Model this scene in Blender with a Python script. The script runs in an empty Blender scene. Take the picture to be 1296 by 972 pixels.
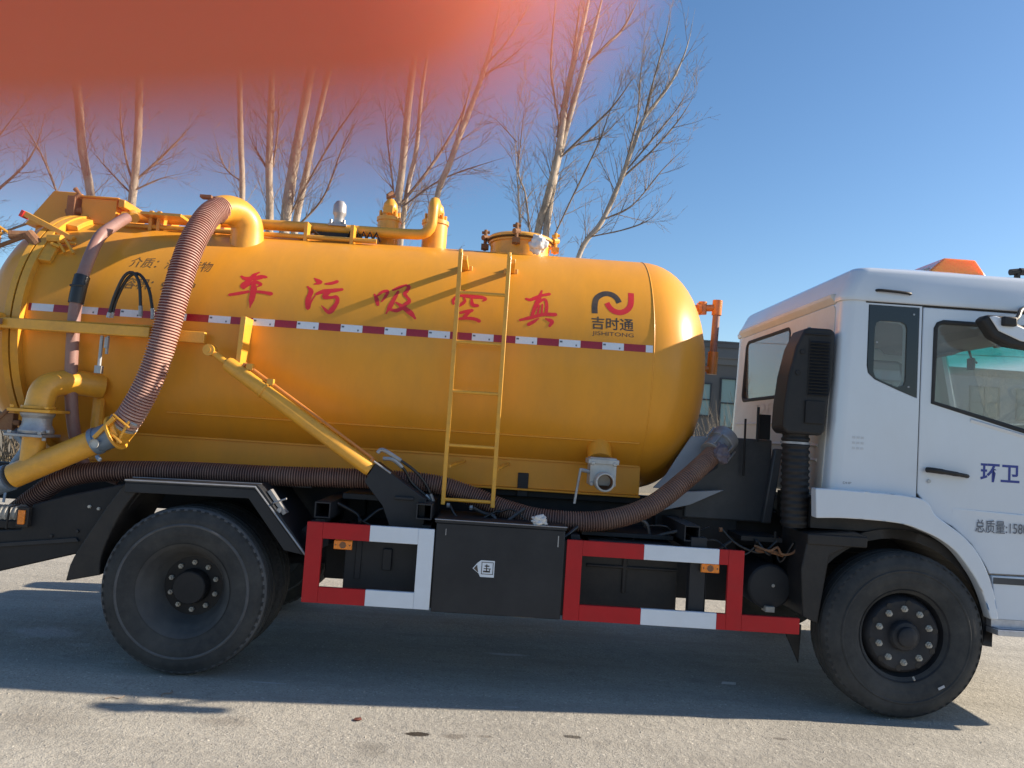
import bpy, bmesh, math, random
from mathutils import Vector, Matrix
from math import sin, cos, pi, radians, sqrt
random.seed(7)
S = bpy.context.scene
COL = S.collection
R_ = radians

# ------------------------------------------------------------------ camera
cam = bpy.data.cameras.new('camera'); cam_o = bpy.data.objects.new('camera', cam); COL.objects.link(cam_o)
cam.sensor_width = 36; cam.lens = 27.03; cam.clip_start = 0.004; cam.clip_end = 3000
_r = Vector((0.99757889, -0.02145935, 0.06615029)); _u = Vector((-0.06732691, -0.05974841, 0.99594037)); _f = Vector((0.01741985, 0.99798278, 0.06104854))
CAMP = Vector((0, -4.9, 1.66))
M = Matrix(((_r.x, _u.x, -_f.x, 0), (_r.y, _u.y, -_f.y, -4.9), (_r.z, _u.z, -_f.z, 1.66), (0, 0, 0, 1)))
cam_o.matrix_world = M
cam.dof.use_dof = True; cam.dof.focus_distance = 5.2; cam.dof.aperture_fstop = 4.6   # a large phone camera's opening of under 6 mm
S.camera = cam_o
# ------------------------------------------------------------------ light
SUN_EL, SUN_AZ = 26.5, 4.3          # azimuth measured from +x towards +y
w = bpy.data.worlds.new('World'); S.world = w; w.use_nodes = True
nt = w.node_tree; bgn = nt.nodes['Background']
sky = nt.nodes.new('ShaderNodeTexSky'); sky.sky_type = 'NISHITA'; sky.sun_disc = False
sky.sun_elevation = R_(SUN_EL); sky.sun_rotation = R_(90 - SUN_AZ); sky.air_density = 1.0; sky.dust_density = 0.5; sky.ozone_density = 3.0
hs = nt.nodes.new('ShaderNodeHueSaturation'); hs.inputs['Saturation'].default_value = 1.13; nt.links.new(sky.outputs[0], hs.inputs['Color']); nt.links.new(hs.outputs[0], bgn.inputs[0]); bgn.inputs[1].default_value = 0.085
sl = bpy.data.lights.new('sun', 'SUN'); so = bpy.data.objects.new('sun', sl); COL.objects.link(so)
sl.energy = 5.0; sl.angle = R_(0.53); sl.color = (1.0, 0.87, 0.70)
sd = Vector((cos(R_(SUN_EL)) * cos(R_(SUN_AZ)), cos(R_(SUN_EL)) * sin(R_(SUN_AZ)), sin(R_(SUN_EL))))
so.rotation_euler = sd.to_track_quat('Z', 'Y').to_euler(); so.location = (30, 5, 20)
S.view_settings.view_transform = 'Standard'; S.view_settings.look = 'None'; S.view_settings.exposure = 0.96; S.view_settings.gamma = 1
S.view_settings.use_curve_mapping = False

# ------------------------------------------------------------------ materials
def nodes_of(name):
    m = bpy.data.materials.new(name); m.use_nodes = True
    return m, m.node_tree, m.node_tree.nodes['Principled BSDF']
def pm(name, col, rough=0.5, metal=0.0, coat=0.0, dirt=None, dirt_amt=0.0, scale=6.0, bump=0.0, bscale=60.0, trans=0.0, spec=0.5, stretch=(1, 1, 1), sss=0.0, var=0.08):
    m, t, p = nodes_of(name)
    p.inputs['Roughness'].default_value = rough; p.inputs['Metallic'].default_value = metal
    p.inputs['Coat Weight'].default_value = coat; p.inputs['Coat Roughness'].default_value = 0.12
    p.inputs['Specular IOR Level'].default_value = spec
    p.inputs['Transmission Weight'].default_value = trans
    tc = t.nodes.new('ShaderNodeTexCoord'); mp = t.nodes.new('ShaderNodeMapping'); mp.inputs['Scale'].default_value = stretch
    t.links.new(tc.outputs['Object'], mp.inputs[0])
    n = t.nodes.new('ShaderNodeTexNoise'); n.inputs['Scale'].default_value = scale; n.inputs['Detail'].default_value = 8; n.inputs['Roughness'].default_value = 0.65
    t.links.new(mp.outputs[0], n.inputs[0])
    cr = t.nodes.new('ShaderNodeValToRGB'); cr.color_ramp.elements[0].position = 0.3; cr.color_ramp.elements[1].position = 0.7
    c = Vector(col[:3])
    lo = c * (1 - var); hi = c * (1 + var)
    cr.color_ramp.elements[0].color = (*lo, 1); cr.color_ramp.elements[1].color = (*hi, 1)
    t.links.new(n.outputs[0], cr.inputs[0]); out = cr.outputs[0]
    if dirt:
        n2 = t.nodes.new('ShaderNodeTexNoise'); n2.inputs['Scale'].default_value = scale * 0.45; n2.inputs['Detail'].default_value = 10; n2.inputs['Roughness'].default_value = 0.75
        t.links.new(mp.outputs[0], n2.inputs[0])
        mr = t.nodes.new('ShaderNodeMapRange'); mr.inputs[1].default_value = 0.42; mr.inputs[2].default_value = 0.72; mr.inputs[3].default_value = dirt_amt * 0.15; mr.inputs[4].default_value = dirt_amt
        t.links.new(n2.outputs[0], mr.inputs[0])
        mx = t.nodes.new('ShaderNodeMix'); mx.data_type = 'RGBA'; mx.inputs[7].default_value = (*dirt, 1)
        t.links.new(mr.outputs[0], mx.inputs[0]); t.links.new(out, mx.inputs[6]); out = mx.outputs[2]
        ad = t.nodes.new('ShaderNodeMath'); ad.operation = 'MULTIPLY_ADD'; ad.inputs[1].default_value = 0.35; ad.inputs[2].default_value = rough
        t.links.new(mr.outputs[0], ad.inputs[0]); t.links.new(ad.outputs[0], p.inputs['Roughness'])
    t.links.new(out, p.inputs['Base Color'])
    if bump:
        n3 = t.nodes.new('ShaderNodeTexNoise'); n3.inputs['Scale'].default_value = bscale; n3.inputs['Detail'].default_value = 6
        t.links.new(mp.outputs[0], n3.inputs[0])
        b = t.nodes.new('ShaderNodeBump'); b.inputs['Strength'].default_value = bump; b.inputs['Distance'].default_value = 0.01
        t.links.new(n3.outputs[0], b.inputs['Height']); t.links.new(b.outputs[0], p.inputs['Normal'])
    if sss:
        p.inputs['Subsurface Weight'].default_value = sss; p.inputs['Subsurface Radius'].default_value = (1.0, 0.25, 0.12); p.inputs['Subsurface Scale'].default_value = 0.012
    return m
DUST = (0.20, 0.155, 0.11)
YEL = pm('yellow_paint', (0.80, 0.335, 0.026), 0.33, coat=0.08, spec=0.35, dirt=(0.42, 0.24, 0.08), dirt_amt=0.28, scale=2.5, stretch=(2.2, 1, 0.9), bump=0.06, bscale=2.6, var=0.05)
YEL2 = pm('yellow_paint_fittings', (0.84, 0.40, 0.035), 0.35, coat=0.2, dirt=(0.30, 0.16, 0.06), dirt_amt=0.45, scale=14, bump=0.05, bscale=30, var=0.06)
WHITE = pm('white_cab_paint', (0.66, 0.705, 0.765), 0.2, coat=0.5, dirt=(0.50, 0.47, 0.42), dirt_amt=0.16, scale=3, stretch=(1, 1, 0.5), bump=0.015, bscale=3, var=0.02)
WHITEB = pm('white_cab_back_warm_bounce', (0.74, 0.70, 0.64), 0.5, dirt=(0.45, 0.37, 0.28), dirt_amt=0.4, scale=3, var=0.03)  # beige of the tank's warm bounce light put into the colour
BLACK = pm('black_chassis_paint', (0.012, 0.013, 0.016), 0.55, spec=0.3, dirt=DUST, dirt_amt=0.07, scale=6, var=0.2, bump=0.1, bscale=40)
BLACKB = pm('black_box_paint', (0.014, 0.016, 0.021), 0.48, spec=0.35, dirt=(0.10, 0.095, 0.09), dirt_amt=0.22, scale=4, var=0.15, bump=0.04, bscale=12)
PLAST = pm('black_plastic', (0.014, 0.014, 0.016), 0.5, spec=0.35, dirt=DUST, dirt_amt=0.12, scale=9, bump=0.12, bscale=160)
RUB = pm('tyre_rubber', (0.023, 0.025, 0.028), 0.72, dirt=(0.15, 0.14, 0.125), dirt_amt=0.42, scale=5, var=0.15, bump=0.12, bscale=60, spec=0.3)
SCUFF = pm('scuffed_rubber', (0.075, 0.078, 0.085), 0.8, dirt=(0.16, 0.15, 0.14), dirt_amt=0.6, scale=7, var=0.3, spec=0.3)
RIM = pm('black_rim', (0.012, 0.013, 0.018), 0.55, spec=0.3, dirt=(0.12, 0.115, 0.11), dirt_amt=0.3, scale=8, var=0.2)
NUT = pm('worn_nut_metal', (0.50, 0.47, 0.41), 0.55, metal=0.0, dirt=DUST, dirt_amt=0.5, scale=40)
RED = pm('guard_red_paint', (0.46, 0.014, 0.018), 0.5, coat=0.0, spec=0.25, dirt=(0.25, 0.06, 0.05), dirt_amt=0.25, scale=6)
WHT = pm('guard_white_paint', (0.70, 0.75, 0.82), 0.38, coat=0.2, dirt=(0.5, 0.47, 0.42), dirt_amt=0.2, scale=6, var=0.03)
TRED = pm('reflective_red', (0.35, 0.012, 0.02), 0.3, coat=0.4, scale=80, var=0.12)
TWHT = pm('reflective_white', (0.74, 0.76, 0.80), 0.25, coat=0.4, scale=80, var=0.05)
DECR = pm('red_lettering', (0.66, 0.022, 0.035), 0.4, dirt=(0.6, 0.22, 0.06), dirt_amt=0.12, scale=14)
DECK = pm('black_lettering', (0.035, 0.035, 0.04), 0.45, dirt=(0.5, 0.26, 0.06), dirt_amt=0.2, scale=20)
DECF = pm('faded_black_lettering', (0.07, 0.05, 0.03), 0.45, dirt=(0.6, 0.28, 0.05), dirt_amt=0.5, scale=22)
DECB = pm('blue_lettering', (0.03, 0.05, 0.26), 0.4)
DECG = pm('grey_lettering', (0.13, 0.14, 0.17), 0.4)
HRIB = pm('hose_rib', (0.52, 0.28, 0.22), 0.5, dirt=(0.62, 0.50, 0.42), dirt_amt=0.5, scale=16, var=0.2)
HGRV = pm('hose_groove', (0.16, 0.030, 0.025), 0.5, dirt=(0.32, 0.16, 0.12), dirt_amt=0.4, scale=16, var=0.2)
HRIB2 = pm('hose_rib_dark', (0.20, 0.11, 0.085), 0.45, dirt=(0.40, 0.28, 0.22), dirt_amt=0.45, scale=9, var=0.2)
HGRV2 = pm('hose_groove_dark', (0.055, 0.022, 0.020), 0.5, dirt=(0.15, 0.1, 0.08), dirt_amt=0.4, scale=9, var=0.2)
HOLD = pm('pale_hose', (0.42, 0.40, 0.36), 0.6, dirt=DUST, dirt_amt=0.4, scale=12)
THIN = pm('maroon_tube', (0.26, 0.13, 0.11), 0.42, dirt=(0.40, 0.30, 0.26), dirt_amt=0.5, scale=7, var=0.15)
BHOSE = pm('black_rubber_hose', (0.02, 0.02, 0.022), 0.35)
STEEL = pm('grey_steel', (0.42, 0.43, 0.45), 0.42, metal=0.55, dirt=(0.18, 0.14, 0.1), dirt_amt=0.5, scale=16)
GALV = pm('pale_cast_metal', (0.52, 0.52, 0.50), 0.5, metal=0.3, dirt=(0.25, 0.2, 0.14), dirt_amt=0.4, scale=18)
BLUEG = pm('blue_grey_coupling', (0.20, 0.28, 0.38), 0.4, metal=0.3, dirt=(0.16, 0.12, 0.09), dirt_amt=0.5, scale=16)
COPPER = pm('orange_pipe_paint', (0.62, 0.22, 0.05), 0.35, coat=0.2, scale=20)
RUST = pm('rusty_metal', (0.20, 0.09, 0.045), 0.8, dirt=(0.34, 0.2, 0.1), dirt_amt=0.6, scale=30, bump=0.3, bscale=90)
GREYP = pm('grey_sheet_metal', (0.035, 0.038, 0.046), 0.45, dirt=(0.2, 0.19, 0.18), dirt_amt=0.3, scale=5)
AMB = pm('amber_lens', (0.85, 0.22, 0.01), 0.2, coat=0.5, scale=90, var=0.25)
BEAC = pm('orange_beacon_lens', (1.0, 0.27, 0.05), 0.2, coat=0.5, sss=0.9, scale=60, var=0.1); BEAC.node_tree.nodes['Principled BSDF'].inputs['Subsurface Scale'].default_value = 0.12; BEAC.node_tree.nodes['Principled BSDF'].inputs['Subsurface Radius'].default_value = (1.0, 0.35, 0.12)
BWALL3 = pm('pale_grey_building_render', (0.26, 0.29, 0.33), 0.85, dirt=(0.21, 0.22, 0.24), dirt_amt=0.4, scale=0.8)
LINING = pm('cab_lining', (0.20, 0.17, 0.15), 0.8)
DASH = pm('cab_dashboard', (0.09, 0.09, 0.10), 0.7)
CLOTH = pm('white_cloth', (0.72, 0.70, 0.67), 0.8, dirt=(0.3, 0.22, 0.15), dirt_amt=0.4, scale=40, bump=0.3, bscale=120)
BAG = pm('white_plastic_bag', (0.75, 0.76, 0.78), 0.3, dirt=(0.45, 0.4, 0.35), dirt_amt=0.3, scale=30)
PURP = pm('faded_purple_cloth', (0.10, 0.085, 0.12), 0.85, dirt=(0.42, 0.36, 0.33), dirt_amt=0.45, scale=50)
ALU = pm('step_aluminium', (0.55, 0.56, 0.6), 0.4, metal=0.6, dirt=DUST, dirt_amt=0.3, scale=30)
BARK = pm('poplar_bark', (0.50, 0.42, 0.34), 0.85, dirt=(0.09, 0.07, 0.055), dirt_amt=0.75, scale=9, stretch=(1, 1, 0.35), bump=0.5, bscale=30, var=0.25)
TWIG = pm('poplar_twig', (0.26, 0.20, 0.155), 0.8, dirt=(0.08, 0.06, 0.05), dirt_amt=0.6, scale=8, var=0.3)
SHRUB = pm('dry_shrub', (0.22, 0.18, 0.13), 0.9, scale=10, var=0.35)
STONE = pm('kerb_stone_granite', (0.38, 0.37, 0.35), 0.85, dirt=(0.25, 0.2, 0.15), dirt_amt=0.4, scale=8, bump=0.3, bscale=90)
BWALL = pm('grey_building_render', (0.13, 0.125, 0.12), 0.85, dirt=(0.17, 0.16, 0.15), dirt_amt=0.4, scale=0.8)
BWALL2 = pm('light_grey_building_render', (0.17, 0.165, 0.16), 0.85, dirt=(0.2, 0.19, 0.17), dirt_amt=0.4, scale=0.8)
FRAMEM = pm('dark_window_frame', (0.03, 0.035, 0.045), 0.5)
PALEF = pm('pale_window_frame', (0.42, 0.42, 0.42), 0.6)
SIGNP = pm('galvanised_post', (0.28, 0.28, 0.28), 0.5)
REDLEAF = pm('dry_red_leaf', (0.16, 0.05, 0.035), 0.8)
STICKY = pm('grey_sticker', (0.38, 0.40, 0.44), 0.4, var=0.1, scale=80)

def glass(name, tint=(0.9, 0.95, 0.95), band=None, rough=0.0, refl=1.0, dust_lift=0.07):
    m = bpy.data.materials.new(name); m.use_nodes = True; t = m.node_tree; t.nodes.clear()
    o = t.nodes.new('ShaderNodeOutputMaterial'); tr = t.nodes.new('ShaderNodeBsdfTransparent'); gl = t.nodes.new('ShaderNodeBsdfGlossy')
    gl.inputs['Roughness'].default_value = rough
    fr = t.nodes.new('ShaderNodeFresnel'); fr.inputs[0].default_value = 1.5
    ml = t.nodes.new('ShaderNodeMath'); ml.operation = 'MULTIPLY'; ml.inputs[1].default_value = refl; t.links.new(fr.outputs[0], ml.inputs[0])
    mx = t.nodes.new('ShaderNodeMixShader'); t.links.new(ml.outputs[0], mx.inputs[0]); t.links.new(tr.outputs[0], mx.inputs[1]); t.links.new(gl.outputs[0], mx.inputs[2])
    tr.inputs[0].default_value = (*tint, 1)
    if band:   # the tinted sun strip along the top of a windscreen
        tc = t.nodes.new('ShaderNodeTexCoord'); sp = t.nodes.new('ShaderNodeSeparateXYZ'); t.links.new(tc.outputs['Object'], sp.inputs[0])
        cr = t.nodes.new('ShaderNodeMapRange'); cr.inputs[1].default_value = band[0]; cr.inputs[2].default_value = band[1]; t.links.new(sp.outputs[2], cr.inputs[0])
        mc = t.nodes.new('ShaderNodeMix'); mc.data_type = 'RGBA'; mc.inputs[6].default_value = (*tint, 1); mc.inputs[7].default_value = (*band[2], 1)
        t.links.new(cr.outputs[0], mc.inputs[0]); t.links.new(mc.outputs[2], tr.inputs[0])
    df = t.nodes.new('ShaderNodeBsdfDiffuse'); df.inputs[0].default_value = (0.6, 0.57, 0.52, 1); m2 = t.nodes.new('ShaderNodeMixShader'); m2.inputs[0].default_value = dust_lift  # diffuse share: dust on the glass, plus brightening of dark panes
    t.links.new(mx.outputs[0], m2.inputs[1]); t.links.new(df.outputs[0], m2.inputs[2]); t.links.new(m2.outputs[0], o.inputs[0])
    return m
GLASS = glass('side_glass', (0.92, 0.95, 0.95), refl=0.7, dust_lift=0.12)  # diffuse share raised beyond dust to brighten the view through
BACKG = glass('rear_glass_sky_sheen', (0.80, 0.84, 0.86), refl=2.2, dust_lift=0.22)  # diffuse share paints in a pale sky reflection, mirror share raised too
WSCR = glass('windscreen_glass', (0.93, 0.97, 0.97), band=(2.44, 2.56, (0.10, 0.72, 0.66)), refl=0.4)
DARKG, _t, _p = nodes_of('dark_building_glass'); _p.inputs['Base Color'].default_value = (0.06, 0.075, 0.09, 1); _p.inputs['Roughness'].default_value = 0.08; _p.inputs['Specular IOR Level'].default_value = 0.9
PALEG, _t, _p = nodes_of('pale_curtain_glass'); _p.inputs['Base Color'].default_value = (0.25, 0.36, 0.34, 1); _p.inputs['Roughness'].default_value = 0.25

# ------------------------------------------------------------------ mesh builder
def cr_pts(pts, n):
    P_ = [Vector(p) for p in pts]
    if len(P_) < 3:
        return [P_[0].lerp(P_[-1], i / (n - 1)) for i in range(n)]
    P_ = [P_[0] * 2 - P_[1]] + P_ + [P_[-1] * 2 - P_[-2]]
    dense = []
    for i in range(1, len(P_) - 2):
        a, b, c, d = P_[i - 1:i + 3]
        for k in range(24):
            t = k / 24
            dense.append(0.5 * ((2 * b) + (c - a) * t + (2 * a - 5 * b + 4 * c - d) * t * t + (3 * b - a - 3 * c + d) * t ** 3))
    dense.append(P_[-2])
    L = [0]
    for i in range(1, len(dense)): L.append(L[-1] + (dense[i] - dense[i - 1]).length)
    out = []; j = 0
    for i in range(n):
        s = L[-1] * i / (n - 1)
        while j < len(L) - 2 and L[j + 1] < s: j += 1
        seg = max(L[j + 1] - L[j], 1e-9)
        out.append(dense[j].lerp(dense[j + 1], min(1, (s - L[j]) / seg)))
    return out
def plen(pts): return sum((Vector(pts[i + 1]) - Vector(pts[i])).length for i in range(len(pts) - 1))
class MB:
    def __init__(s): s.v = []; s.f = []; s.m = []
    def add(s, vs, fs, mi=0):
        o = len(s.v); s.v += [tuple(v) for v in vs]; s.f += [tuple(i + o for i in f) for f in fs]; s.m += [mi] * len(fs); return s
    def box(s, a, b, mi=0, rot=None):
        """box from corner a to corner b, optionally turned about its centre"""
        vs = [Vector((x, y, z)) for z in (a[2], b[2]) for y in (a[1], b[1]) for x in (a[0], b[0])]
        if rot is not None:
            c = (Vector(a) + Vector(b)) / 2; vs = [c + rot @ (v - c) for v in vs]
        return s.add(vs, [(0, 2, 3, 1), (4, 5, 7, 6), (0, 1, 5, 4), (2, 6, 7, 3), (0, 4, 6, 2), (1, 3, 7, 5)], mi)
    def tube(s, pts, r, seg=12, mi=0, caps=True, flat=1.0, rowmat=None, closed=False):
        n = len(pts); pts = [Vector(p) for p in pts]; rs = r if isinstance(r, (list, tuple)) else [r] * n
        T = []
        for i in range(n):
            a = pts[i - 1] if i else pts[0]; b = pts[i + 1] if i < n - 1 else pts[-1]
            if closed: a = pts[i - 1]; b = pts[(i + 1) % n]
            t = (b - a); T.append(t.normalized() if t.length > 1e-9 else Vector((0, 0, 1)))
        up = Vector((0, 0, 1)) if abs(T[0].z) < 0.9 else Vector((1, 0, 0))
        N = T[0].cross(up).normalized(); vs = []
        for i in range(n):
            N = (N - T[i] * N.dot(T[i])); N = N.normalized() if N.length > 1e-6 else T[i].orthogonal().normalized()
            B = T[i].cross(N)
            for k in range(seg):
                a = 2 * pi * k / seg
                vs.append(pts[i] + (N * cos(a) + B * sin(a) * flat) * rs[i])
        o = len(s.v); s.v += [tuple(v) for v in vs]
        for i in range(n if closed else n - 1):
            for k in range(seg):
                k2 = (k + 1) % seg; j = (i + 1) % n
                s.f.append((o + i * seg + k, o + i * seg + k2, o + j * seg + k2, o + j * seg + k)); s.m.append(rowmat(i) if rowmat else mi)
        if caps and not closed:
            s.f.append(tuple(o + k for k in range(seg))[::-1]); s.m.append(mi)
            s.f.append(tuple(o + (n - 1) * seg + k for k in range(seg))); s.m.append(mi)
        return s
    def lathe(s, prof, c=(0, 0, 0), axis='y', seg=48, mi=0, mats=None, close=False, a0=0, a1=2 * pi):
        full = abs(a1 - a0 - 2 * pi) < 1e-6; n = seg if full else seg + 1; o = len(s.v)
        for (h, r) in prof:
            for k in range(n):
                a = a0 + (a1 - a0) * k / seg; x, y = r * cos(a), r * sin(a)
                p = {'y': (x, h, y), 'x': (h, x, y), 'z': (x, y, h)}[axis]
                s.v.append((p[0] + c[0], p[1] + c[1], p[2] + c[2]))
        for i in range(len(prof) - 1):
            for k in range(seg):
                k2 = (k + 1) % n
                s.f.append((o + i * n + k, o + i * n + k2, o + (i + 1) * n + k2, o + (i + 1) * n + k)); s.m.append(mats[i] if mats else mi)
        return s
    def prism(s, poly, y0, y1, mi=0, ax='y', side_mi=None):
        """outline in xz pushed from y0 to y1 (or yz pushed along x, xy pushed along z)"""
        n = len(poly); mk = {'y': lambda p, h: (p[0], h, p[1]), 'x': lambda p, h: (h, p[0], p[1]), 'z': lambda p, h: (p[0], p[1], h)}[ax]
        vs = [mk(p, y0) for p in poly] + [mk(p, y1) for p in poly]
        o = len(s.v); s.v += vs
        s.f += [tuple(o + i for i in range(n)), tuple(o + n + i for i in range(n))[::-1]]; s.m += [mi, mi]
        for i in range(n):
            j = (i + 1) % n; s.f.append((o + i, o + n + i, o + n + j, o + j)); s.m.append(mi if side_mi is None else side_mi)
        return s
    def ribbon(s, inner, outer, y0, y1, mi=0):
        """strip between two xz outlines with equal point count, with thickness"""
        for i in range(len(inner) - 1):
            s.prism([inner[i], inner[i + 1], outer[i + 1], outer[i]], y0, y1, mi)
        return s
def clean(me, weld=True):
    bm = bmesh.new(); bm.from_mesh(me)
    if weld: bmesh.ops.remove_doubles(bm, verts=bm.verts, dist=1e-5)
    bmesh.ops.recalc_face_normals(bm, faces=bm.faces)
    bm.to_mesh(me); bm.free()
def clusters(mb):
    """groups of faces that hang together or lie close to one another"""
    par = list(range(len(mb.v)))
    def find(a):
        while par[a] != a: par[a] = par[par[a]]; a = par[a]
        return a
    seen = {}
    for i, v in enumerate(mb.v):
        k = (round(v[0], 5), round(v[1], 5), round(v[2], 5))
        if k in seen: par[find(i)] = find(seen[k])
        else: seen[k] = i
    for f in mb.f:
        r = find(f[0])
        for q in f[1:]: par[find(q)] = r
    grp = {}
    for fi, f in enumerate(mb.f): grp.setdefault(find(f[0]), []).append(fi)
    if len(grp) == 1 or len(grp) > 160: return None
    bx = []
    for fs in grp.values():
        vs = [mb.v[i] for fi in fs for i in mb.f[fi]]; bx.append((fs, [min(v[k] for v in vs) for k in range(3)], [max(v[k] for v in vs) for k in range(3)]))
    n = len(bx); p2 = list(range(n))
    def f2(a):
        while p2[a] != a: a = p2[a]
        return a
    sz = [max(b[2][k] - b[1][k] for k in range(3)) for b in bx]
    for i in range(n):
        for j in range(i + 1, n):
            g = sqrt(sum(max(0, bx[i][1][k] - bx[j][2][k], bx[j][1][k] - bx[i][2][k]) ** 2 for k in range(3)))
            if g <= max(.018, .45 * max(sz[i], sz[j])): p2[f2(i)] = f2(j)
    out = {}
    for i in range(n): out.setdefault(f2(i), []).extend(bx[i][0])
    return sorted(out.values(), key=lambda l: -len(l)) if len(out) > 1 else None
def obj(name, mb, mats, parent=None, bev=0.0, smooth=35, weld=True, seg=2, split=True):
    cl = clusters(mb) if split and parent else None
    if cl:
        res = []
        for fs in cl:
            m2 = MB(); mp = {}
            for fi in fs:
                for i in mb.f[fi]:
                    if i not in mp: mp[i] = len(m2.v); m2.v.append(mb.v[i])
                m2.f.append(tuple(mp[i] for i in mb.f[fi])); m2.m.append(mb.m[fi])
            res.append(obj(name, m2, mats, parent, bev, smooth, weld, seg, False))
        return res[0]
    me = bpy.data.meshes.new(name); me.from_pydata(mb.v, [], mb.f)
    mats = mats if isinstance(mats, (list, tuple)) else [mats]
    for m in mats: me.materials.append(m)
    if len(mats) > 1: me.polygons.foreach_set('material_index', mb.m)
    clean(me, weld)
    if smooth:
        me.polygons.foreach_set('use_smooth', [True] * len(me.polygons)); me.set_sharp_from_angle(angle=R_(smooth))
    o = bpy.data.objects.new(name, me); COL.objects.link(o)
    if parent: o.parent = parent
    if bev:
        b = o.modifiers.new('bevel', 'BEVEL'); b.width = bev; b.segments = seg; b.limit_method = 'ANGLE'; b.angle_limit = R_(40); b.harden_normals = False
    return o
def cut(o, mb):
    """take the volume of mb out of o"""
    c = obj('cutter', mb, [WHITE], smooth=0)
    md = o.modifiers.new('cut', 'BOOLEAN'); md.operation = 'DIFFERENCE'; md.solver = 'EXACT'; md.object = c
    bpy.context.view_layer.update()
    dg = bpy.context.evaluated_depsgraph_get(); me = bpy.data.meshes.new_from_object(o.evaluated_get(dg))
    o.modifiers.remove(md); o.data = me
    cm = c.data; bpy.data.objects.remove(c); bpy.data.meshes.remove(cm)
    me.polygons.foreach_set('use_smooth', [True] * len(me.polygons)); me.set_sharp_from_angle(angle=R_(35))
def thing(name, label, cat, loc=(0, 0, 0), group=None):
    o = bpy.data.objects.new(name, None); COL.objects.link(o); o.location = loc; o.empty_display_size = 0.2
    return tag(o, label, cat, group)
def tag(o, label=None, cat=None, group=None, kind=None):
    if label: o['label'] = label
    if cat: o['category'] = cat
    if group: o['group'] = group
    if kind: o['kind'] = kind
    return o
def dup(o, parent, loc=None, mat=None):
    c = o.copy(); COL.objects.link(c); c.parent = parent
    if loc is not None: c.location = loc
    for ch in list(o.children): dup(ch, c)
    return c
def arc(cx, cz, r, a0, a1, n): return [(cx + r * cos(R_(a0 + (a1 - a0) * i / n)), cz + r * sin(R_(a0 + (a1 - a0) * i / n))) for i in range(n + 1)]
def rrect(x0, z0, x1, z1, r, n=5):
    return arc(x1 - r, z1 - r, r, 0, 90, n) + arc(x0 + r, z1 - r, r, 90, 180, n) + arc(x0 + r, z0 + r, r, 180, 270, n) + arc(x1 - r, z0 + r, r, 270, 360, n)
def bolts(mb, pts, axis, r, h, mi=0):
    for p in pts: mb.lathe([(0, 0.0001), (0, r), (-h, r), (-h, 0.0001)], p, axis, 6, mi)
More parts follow.
